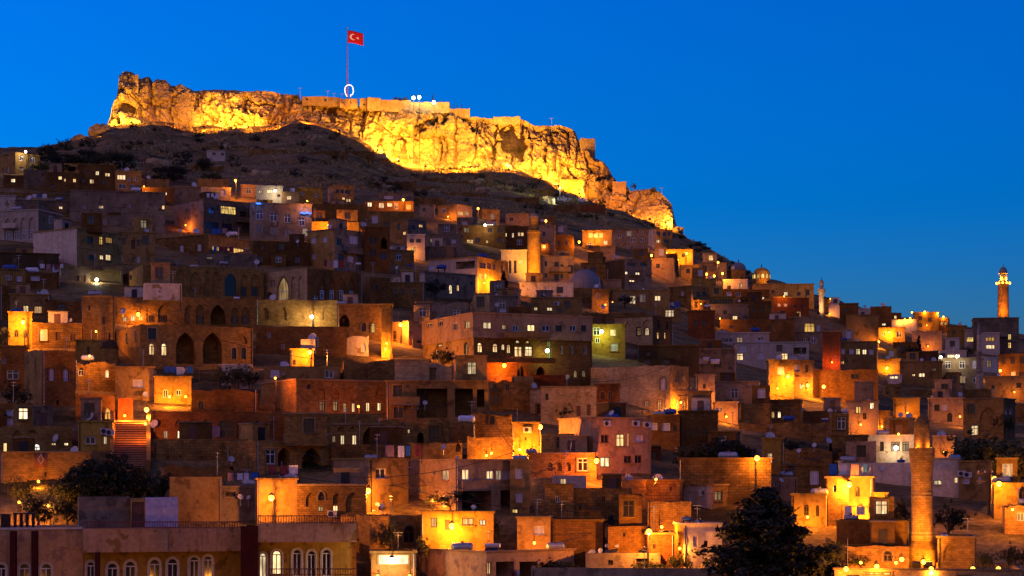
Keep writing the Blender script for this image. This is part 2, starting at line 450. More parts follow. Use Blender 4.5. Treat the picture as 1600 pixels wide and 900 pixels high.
def build_cliff():
    NX, NZ = 760, 92
    V, Fc = [], []
    for j in range(NZ + 1):
        for i in range(NX + 1):
            px = 166 + (1062 - 166) * i / NX
            V.append(cliff_point(px, j / NZ))
    for i in range(NX + 1):                       # the rim runs back to the plateau
        p = V[NZ * (NX + 1) + i]; V.append(Vector((p.x, p.y + 12, p.z - 1.0)))
    for i in range(NX + 1):
        p = V[NZ * (NX + 1) + i]; V.append(Vector((p.x, p.y + 26, p.z - 8)))
    n = NX + 1
    for j in range(NZ + 2):
        for i in range(NX):
            Fc.append((j*n+i, j*n+i+1, (j+1)*n+i+1, (j+1)*n+i))
    tag(ob('castle_rock', mesh_from('castle_rock', V, Fc, ('rock',), False)), 'long craggy limestone cliff under the castle, floodlit gold', 'cliff', kind='structure')
build_cliff()
# ------------------------------------------------------------------ houses
def arch_pts(u0, u1, vs, v1, kind, n=5):
    """curve of an arch head from the left springing to the right one"""
    um, r = (u0 + u1) / 2, (u1 - u0) / 2
    out = []
    for i in range(2 * n + 1):
        t = i / (2 * n)
        if kind == 'a':
            a = PI * (1 - t); x, z = math.cos(a), math.sin(a)
        else:                                  # pointed: two arcs struck from the far springings
            s = 2 * t if t <= 0.5 else 2 * (1 - t)
            a = s * PI / 3; xx = 1 - 2 * math.cos(a); z = 2 * math.sin(a) / math.sqrt(3)
            x = xx if t <= 0.5 else -xx
        out.append((um + r * x, vs + (v1 - vs) * z))
    return out

DEPTH = {'r': 0.22, 'a': 0.25, 'p': 0.25, 'n': 0.22, 'N': 0.22, 'P': 2.4, 'O': 2.6, 'D': 0.25}
CLOSED = 'nNPO'

def face_mesh(bm, uvl, W, z0, h, ops, xf, mat=0, jag=0.0, rng=None):
    """one wall with real openings; xf maps (u, depth, v) to local space"""
    us = {0.0, W}; vsx = {z0, h}
    for o in ops:
        us |= {o['u0'], o['u1']}; vsx |= {o['v0'], o['v1']}
    if jag:
        k = max(2, int(W / 0.9))
        us |= {W * i / k for i in range(1, k)}
    us, vsx = sorted(us), sorted(vsx)
    cache = {}
    def vert(u, d, v):
        key = (round(u, 3), round(d, 3), round(v, 3))
        if key not in cache:
            vv = v
            if jag and abs(v - h) < 1e-4:
                vv = v - jag * (0.7 + 0.8 * noise.noise(Vector((u * 0.8 + W * 3.3, h * 1.7, W))) + 0.4 * noise.noise(Vector((u * 2.9, h, 7.0))))
            cache[key] = bm.verts.new(xf(u, d, vv))
        return cache[key]
    def face(pts, fm=None):
        vv = []
        for p in pts:
            q = vert(*p)
            if q not in vv: vv.append(q)
        if len(vv) < 3: return
        try: f = bm.faces.new(vv)
        except ValueError: return
        f.material_index = mat if fm is None else fm
        for lp, p in zip(f.loops, pts): lp[uvl].uv = (p[0] + p[1], p[2])
    def inside(u, v):
        return any(o['u0'] < u < o['u1'] and o['v0'] < v < o['v1'] for o in ops)
    # merge cells column-wise to keep the count down
    for i in range(len(us) - 1):
        if us[i+1] - us[i] < 1e-3: continue
        for j in range(len(vsx) - 1):
            if vsx[j+1] - vsx[j] < 1e-3: continue
            if inside((us[i]+us[i+1])/2, (vsx[j]+vsx[j+1])/2): continue
            face([(us[i],0,vsx[j]), (us[i+1],0,vsx[j]), (us[i+1],0,vsx[j+1]), (us[i],0,vsx[j+1])])
    if jag:                                    # broken top: the wall's thickness and its inner face
        for i in range(len(us) - 1):
            face([(us[i],0,h), (us[i+1],0,h), (us[i+1],0.35,h), (us[i],0.35,h)])
            face([(us[i],0.35,h), (us[i+1],0.35,h), (us[i+1],0.35,h-jag*1.7-0.1), (us[i],0.35,h-jag*1.7-0.1)])
    for o in ops:
        u0, u1, v0, v1, d, t = o['u0'], o['u1'], o['v0'], o['v1'], o['d'], o['t']
        if t in 'apnNP':
            sp = o['vs']; k = 'a' if t == 'a' else 'p'
            pts = arch_pts(u0, u1, sp, v1, k)
            m = len(pts) // 2
            face([(u0,0,v1)] + [(p[0],0,p[1]) for p in pts[:m+1]])
            face([(u1,0,v1)] + [(p[0],0,p[1]) for p in reversed(pts[m:])])
            ring = [(u0, v0)] + pts + [(u1, v0)]
        else:
            ring = [(u0, v0), (u0, v1), (u1, v1), (u1, v0)]
        for a, b in zip(ring, ring[1:] + ring[:1]):
            face([(a[0],0,a[1]), (a[0],d,a[1]), (b[0],d,b[1]), (b[0],0,b[1])])
        if t in CLOSED:
            face([(p[0], d, p[1]) for p in ring])

WIN = {}
def window_meshes(t, w, h, pane, frame):
    w, h = max(0.3, round(w * 5) / 5), max(0.4, round(h * 5) / 5)
    key = (t, w, h, pane, frame)
    if key in WIN: return WIN[key]
    b = min(0.09, w * 0.12)
    mb = MB()
    if t in 'ap':
        vs = h - w / 2 if t == 'a' else h - w * 0.8
        vs = max(vs, h * 0.3)
        outer = [(-w/2, 0)] + arch_pts(-w/2, w/2, vs, h, t) + [(w/2, 0)]
        inner = [(-w/2+b, 0)] + arch_pts(-w/2+b, w/2-b, vs, h-b, t) + [(w/2-b, 0)]
        v = [(x, 0, z) for x, z in outer] + [(x, 0, z) for x, z in inner] + [(x, 0.08, z) for x, z in inner]
        k = len(outer)
        f = [(i, i+1, k+i+1, k+i) for i in range(k-1)] + [(k+i, k+i+1, 2*k+i+1, 2*k+i) for i in range(k-1)]
        mb.v, mb.f = v, f
        mb.box(-w/2+b, w/2-b, 0.005, 0.075, vs-b/2, vs+b/2)
        mb.box(-b/2, b/2, 0.01, 0.07, 0, vs-b/2-0.002)
        mb.box(-w/2+b, w/2-b, 0.005, 0.075, 0, b)
        pv = [(x, 0.05, z) for x, z in outer]
        pm = mesh_from('pane', pv, [tuple(range(len(pv)))], (pane,))
    else:
        mb.box(-w/2, -w/2+b, 0, 0.08, 0, h).box(w/2-b, w/2, 0, 0.08, 0, h).box(-w/2+b, w/2-b, 0.001, 0.079, 0, b).box(-w/2+b, w/2-b, 0.001, 0.079, h-b, h)
        nm = 1 if w < 1.7 else (2 if w < 2.8 else 3)
        for i in range(1, nm + 1):
            x = -w/2 + w * i / (nm + 1); mb.box(x-b/2, x+b/2, 0.006, 0.074, b, h-b)
        if h > 1.0: mb.box(-w/2+b, w/2-b, 0.01, 0.07, h*0.68-b/2, h*0.68+b/2)
        pm = mesh_from('pane', [(-w/2,0.05,0),(w/2,0.05,0),(w/2,0.05,h),(-w/2,0.05,h)], [(0,1,2,3)], (pane,))
    WIN[key] = (mb.mesh('window', frame), pm, w, h)
    return WIN[key]

SILL = {}
def sill_mesh(w, mat):
    w = round(w * 5) / 5
    if (w, mat) not in SILL: SILL[(w, mat)] = MB().box(-w/2-0.12, w/2+0.12, -0.14, 0.1, -0.1, 0.0).mesh('sill', mat)
    return SILL[(w, mat)]

SURR = {}
def surround_mesh(t, w, h, mat):
    """dressed stones standing proud round an opening"""
    key = (t, w, h, mat)
    if key in SURR: return SURR[key]
    b = 0.16
    if t in 'ap':
        vs = max(h - w / 2 if t == 'a' else h - w * 0.8, h * 0.3)
        inn = [(-w/2, 0)] + arch_pts(-w/2, w/2, vs, h, t) + [(w/2, 0)]
        out = [(-w/2-b, 0)] + arch_pts(-w/2-b, w/2+b, vs, h+b, t) + [(w/2+b, 0)]
    else:
        inn = [(-w/2, 0), (-w/2, h), (w/2, h), (w/2, 0)]; out = [(-w/2-b, 0), (-w/2-b, h+b), (w/2+b, h+b), (w/2+b, 0)]
    k = len(inn)
    v = [(x, -0.06, z) for x, z in inn] + [(x, -0.06, z) for x, z in out] + [(x, 0.02, z) for x, z in inn] + [(x, 0.02, z) for x, z in out]
    f = []
    for i in range(k - 1):
        f += [(i, i+1, k+i+1, k+i), (k+i, k+i+1, 3*k+i+1, 3*k+i), (2*k+i, 2*k+i+1, i+1, i)]
    SURR[key] = mesh_from('surround', v, f, (mat,))
    return SURR[key]

PANE = {'': 'glass', '*': 'lit', 'y': 'lit_yellow', 'o': 'lit_orange', 'b': 'glass_sky_tint', 'w': 'curtain', 'd': 'lit_dim', 'W': 'lit_white', 'g': 'lit_green', 'f': 'glass'}
OP = re.compile(r'([rapnNPOD])(-?\d+\.?\d*),(-?\d+\.?\d*),(\d+\.?\d*),(\d+\.?\d*)([*yobwdWgf]?)(?:x(\d+)\+(\d+\.?\d*))?')
LITPX = []         # lit windows, so that nothing is put in front of them
HOUSES = []        # what stands where, for lamps and roof things
TRIM = {'stone': 'pale', 'brown': 'stone', 'rubble': 'stone', 'dark': 'brown', 'brick': 'tan', 'maroon': 'tan'}

def house(a, b, s, top, bot, mat, opts='', ops='', key=None, label=None, name='house', cat='house', dep=None, seed=0):
    """front wall from column a to b, a side wall showing on to column s, roof line at row top, foot at row bot"""
    rng = random.Random(int(a * 7 + top * 13 + b) + seed)
    dY = 0.0; autoW = None; side_mat = None; base_ext = 4.0; jag = 0.0; cor = True; maxd = None; noauto = False; force_su = False
    for o in opts.split():
        if re.match(r'[+-]\d', o): dY = float(o)
        elif o[0] == 'W': autoW = [int(x) for x in o[1:].split('x')]
        elif o.startswith('side='): side_mat = o[5:]
        elif o.startswith('ext='): base_ext = float(o[4:])
        elif o.startswith('Y='): dep = float(o[2:])
        elif o[0] == 'j': jag = float(o[1:] or 0.8); cor = False
        elif o == 'na': noauto = True
        elif o == 'su': force_su = True
        elif o == 'nc': cor = False
        elif o.startswith('d='): maxd = float(o[2:])
    if not jag and cor and mat in ('stone', 'brown', 'rubble', 'pale', 'dark') and rng.random() < 0.55: jag = 0.2; cor = False
    left = s is not None and s < a
    right = s is not None and s > b
    cpx = a if left else (b if right else (a + b) / 2)
    Y0 = (dep if dep else D(cpx, bot)) + dY
    w = b - a
    if left or right:
        sw = (a - s) if left else (s - b)
        al = min(rad(62), max(rad(11), math.atan2(sw, w)))
        al = al if left else -al
    else:
        al = rad(rng.uniform(-3.5, 3.5))
    th = al - math.atan((cpx - 800) / F)
    ct, st = math.cos(th), math.sin(th)
    ua, ub = (a - 800) / F, (b - 800) / F
    if right:
        x0 = ub * Y0
        W = (x0 - ua * Y0) / (ct - ua * st)
        ox, oy = x0 - W * ct, Y0 - W * st
    elif left:
        ox, oy = ua * Y0, Y0
        W = (ub * oy - ox) / (ct - ub * st)
    else:
        # the middle of the front stands at Y0
        ox = ua * Y0; oy = Y0
        W = (ub * oy - ox) / (ct - ub * st)
    if left or right:
        us = (s - 800) / F
        cx, cy = (ox, oy) if left else (ox + W * ct, oy + W * st)
        den = -st - us * ct
        Dp = (us * cy - cx) / den if abs(den) > 1e-4 else 8.0
        Dp = max(3.0, min(40.0, Dp))
    else:
        Dp = max(5.0, min(13.0, 0.75 * W))
    if maxd: Dp = min(Dp, maxd) if not (left or right) else Dp
    zb = (HZ - bot) / F * Y0
    h = (HZ - top) / F * Y0 - zb
    z0 = -base_ext
    root = ob(name, None, None, (ox, oy, zb), (0, 0, th))
    def on_front(px, py):
        u = (px - 800) / F
        q = (u * oy - ox) / (ct - u * st)
        return q, (HZ - py) / F * (oy + q * st) - zb
    def on_left(px, py):       # u runs from the back to the front
        u = (px - 800) / F
        q = (u * oy - ox) / (-st - u * ct) if abs(-st - u * ct) > 1e-5 else 0
        return Dp - q, (HZ - py) / F * (oy + q * ct) - zb
    def on_right(px, py):      # u runs from the front to the back
        u = (px - 800) / F; bx, by = ox + W * ct, oy + W * st
        q = (u * by - bx) / (-st - u * ct) if abs(-st - u * ct) > 1e-5 else 0
        return q, (HZ - py) / F * (by + q * ct) - zb
    walls = {'f': [], 'l': [], 'r': []}
    nlit = 0; narch = 0; nwin = 0
    def add(face, t, u0, u1, v0, v1, lit):
        LW = W if face == 'f' else Dp
        u0, u1 = max(0.12, min(u0, u1)), min(LW - 0.12, max(u0, u1))
        v1 = min(v1, h - 0.3); v0 = max(v0, z0 + 0.1)
        if u1 - u0 < 0.2 or v1 - v0 < 0.25: return
        for e in walls[face]:
            if u0 < e['u1'] + 0.05 and u1 > e['u0'] - 0.05 and v0 < e['v1'] + 0.05 and v1 > e['v0'] - 0.05: return
        ww = u1 - u0; hh = v1 - v0
        d = DEPTH[t]
        if t in 'PO': d = min(d, Dp * 0.5)
        sp = v1 - (ww / 2 if t == 'a' else ww * 0.8)
        walls[face].append(dict(t=t, u0=u0, u1=u1, v0=v0, v1=v1, vs=max(sp, v0 + hh * 0.3), d=d, lit=lit))
    for m in OP.finditer(ops):
        t, x, y, ww, hh, lit, n, dx = m.groups()
        x, y, ww, hh = float(x), float(y), float(ww), float(hh)
        for i in range(int(n or 1)):
            xx = x + i * float(dx or 0)
            mid = xx + ww / 2
            fc, fn = ('f', on_front)
            if left and mid < a: fc, fn = 'l', on_left
            elif right and mid > b: fc, fn = 'r', on_right
            u0, v1 = fn(xx, y); u1, v0 = fn(xx + ww, y + hh)
            add(fc, t, u0, u1, v0, v1, lit)
            if lit in tuple('*yoWd') and lit: nlit += 1
            LITPX.append((xx, y, xx + ww, y + hh, Y0))
            if t in 'apnNP': narch += 1
            nwin += 1
    extra = 0.12
    if not autoW and not noauto and ops and W > 5 and not re.search('wall|blank|plain|ruin|tower', label or '') and mat not in ('dark', 'maroon') and cat == 'house' and nwin < 12:
        autoW = [max(2, int(W / 2.9)), max(1, int(round(h / 3.1)))]; extra = 0.45
    if autoW:
        nc, nr = autoW
        sh = h / nr
        for r in range(nr):
            for c in range(nc):
                if rng.random() < extra: continue
                ww = min(1.1, W / nc * 0.5); hh = min(1.5, sh * 0.5)
                u = W * (c + 0.5) / nc + rng.uniform(-0.1, 0.1) * W / nc; v = sh * r + sh * 0.3
                lit = rng.choices(['', 'w', 'b', '*', 'd'], [70, 10, 1, 7 if extra < 0.3 else 1, 6])[0]
                if lit and lit in '*d': nlit += 1
                nwin += 1
                add('f', 'r', u - ww/2, u + ww/2, v, v + hh, lit)
        fv = 'l' if left else ('r' if right else None)
        if fv and Dp > 4:
            for r in range(nr):
                for c in range(max(1, int(Dp / 4))):
                    if rng.random() < 0.5: continue
                    k = max(1, int(Dp / 4)); u = Dp * (c + 0.5) / k; v = sh * r + sh * 0.3
                    add(fv, 'r', u - 0.45, u + 0.45, v, v + min(1.3, sh * 0.45), rng.choice(['', 'w', '']))
    bm = bmesh.new(); uvl = bm.loops.layers.uv.new('UVMap')
    mi_side = 1 if side_mat else 0
    par = 0.22; rd = min(0.5, h * 0.15)
    jr = rng
    face_mesh(bm, uvl, W, z0, h, walls['f'], lambda u, d, v: (u, d, v), 0, jag, jr)
    face_mesh(bm, uvl, Dp, z0, h, walls['l'], lambda u, d, v: (d, Dp - u, v), mi_side, jag, jr)
    face_mesh(bm, uvl, Dp, z0, h, walls['r'], lambda u, d, v: (W - d, u, v), mi_side, jag, jr)
    face_mesh(bm, uvl, W, z0, h, [], lambda u, d, v: (W - u, Dp - d, v), 0, jag, jr)
    # parapet top, its inner face and the flat roof behind it
    zr = h - rd if not jag else h - jag * 1.7 - 0.1
    par = 0.22 if not jag else 0.35
    i4 = [(par,par),(W-par,par),(W-par,Dp-par),(par,Dp-par)]
    r4 = [bm.verts.new((x, y, zr)) for x, y in i4]
    bm.faces.new(r4)
    if not jag:
        o4 = [bm.verts.new((x, y, h)) for x, y in ((0,0),(W,0),(W,Dp),(0,Dp))]
        t4 = [bm.verts.new((x, y, h)) for x, y in i4]
        for i in range(4):
            j = (i+1) % 4
            bm.faces.new((o4[i], o4[j], t4[j], t4[i])); bm.faces.new((t4[i], t4[j], r4[j], r4[i]))
    bmesh.ops.remove_doubles(bm, verts=bm.verts, dist=0.002)
    bmesh.ops.recalc_face_normals(bm, faces=bm.faces)
    me = bpy.data.meshes.new('wall'); bm.to_mesh(me); bm.free()
    me.materials.append(M[mat])
    if side_mat: me.materials.append(M[side_mat])  # some houses: paler or yellow coat stands in for light on one face
    ob('wall', me, root)
    trim = TRIM.get(mat, mat) if not force_su else 'white'
    if cor and h > 2.5:
        c = MB(); e = 0.14; k0, k1 = h - 0.12, h + 0.06
        x0, x1, y0, y1 = -e, W + e, -e, Dp + e
        ro = [(x0,y0),(x1,y0),(x1,y1),(x0,y1)]; ri = [(par,par),(W-par,par),(W-par,Dp-par),(par,Dp-par)]
        v = [(x,y,k0) for x,y in ro] + [(x,y,k1) for x,y in ro] + [(x,y,k1) for x,y in ri] + [(x,y,h) for x,y in ri] + [(0,0,k0),(W,0,k0),(W,Dp,k0),(0,Dp,k0)]
        f = []
        for i in range(4):
            j = (i+1) % 4
            f += [(i,j,4+j,4+i), (4+i,4+j,8+j,8+i), (8+i,8+j,12+j,12+i), (16+i,16+j,j,i)]
        ob('cornice', mesh_from('cornice', v, f, (trim,)), root)
    surr = mat in ('stone', 'brown', 'pale', 'rubble', 'limestone') or force_su or rng.random() < 0.3
    fr = rng.choice(['frame_white', 'frame_brown', 'frame_dark', 'frame_dark'])
    for fc, lst in walls.items():
        for o in lst:
            t = o['t']
            if t in 'nPO': continue
            u0, u1, v0, v1 = o['u0'], o['u1'], o['v0'], o['v1']
            wd, ht = u1 - u0, v1 - v0
            um = (u0 + u1) / 2
            dd = o['d'] - 0.12
            tt = t
            if t == 'N':
                tt = 'r'; wd *= 0.6; ht *= 0.42; dd = o['d'] - 0.10
            if fc == 'f': loc, rz = (um, dd, v0), 0.0
            elif fc == 'l': loc, rz = (dd, Dp - um, v0), -PI/2
            else: loc, rz = (W - dd, um, v0), PI/2
            if t == 'D':
                dm = MB().box(-wd/2, wd/2, 0, 0.06, 0, ht)
                for q in (0.15, 0.55): dm.box(-wd/2+0.12, wd/2-0.12, -0.02, 0, ht*q, ht*(q+0.33))
                ob('door', dm.mesh('door', 'door_wood'), root, loc, (0, 0, rz)); continue
            fm, pm, w2, h2 = window_meshes(tt, wd, ht, PANE[o['lit']], 'frame_white' if o['lit'] in ('w', 'f') else fr)
            wo = ob('window', fm, root, loc, (0, 0, rz), (wd / w2, 1, ht / h2))
            ob('pane', pm, wo)
            if t in 'rap' and Y0 < 345 and wd > 0.55 and surr:
                so = ob('surround', surround_mesh(tt, w2, h2, trim), wo); so.location = (0, -dd, 0)
            if tt == 'r' and t == 'r' and Y0 < 330 and wd > 0.7:
                so = ob('sill', sill_mesh(w2, trim), wo); so.location = (0, -dd, 0)
    rec = dict(root=root, a=min(a, s if s is not None else a), b=max(b, s if s is not None else b), fa=a, fb=b, top=top, bot=bot, Y=Y0, W=W, Dp=Dp, h=h, zb=zb,
               th=th, mat=mat, key=key, label=label, cat=cat, nlit=nlit, narch=narch, nwin=nwin, ox=ox, oy=oy, jag=jag, side=side_mat, rd=rd, ops=[dict(face=fc, v0=o['v0'], v1=o['v1'], u0=o['u0'], u1=o['u1']) for fc, l in walls.items() for o in l])
    HOUSES.append(rec)
    return rec

def seen_at(px, py):
    """the nearest house that shows at this pixel"""
    best = None
    for r in HOUSES:
        if r['a'] <= px <= r['b'] and r['top'] - 1 <= py <= r['bot'] + 4:
            if best is None or r['Y'] < best['Y']: best = r
    return best

def depth_on(r, px):
    """depth of the house's visible wall along a column"""
    ct, st = math.cos(r['th']), math.sin(r['th']); u = (px - 800) / F
    if r['fa'] - 1 <= px <= r['fb'] + 1:
        q = (u * r['oy'] - r['ox']) / (ct - u * st); return r['oy'] + q * st
    ox, oy = (r['ox'], r['oy']) if px < r['fa'] else (r['ox'] + r['W']*ct, r['oy'] + r['W']*st)
    den = -st - u * ct
    return oy + ((u * oy - ox) / den) * ct if abs(den) > 1e-4 else oy

def roof_under(px, py):
    """the house whose roof line runs just under this pixel"""
    best, bs = None, 1e9
    for r in HOUSES:
        if r['a'] + 1 <= px <= r['b'] - 1:
            e = abs(r['top'] - py)
            if e < 9 and e + r['Y'] * 0.004 < bs: best, bs = r, e + r['Y'] * 0.004
    return best
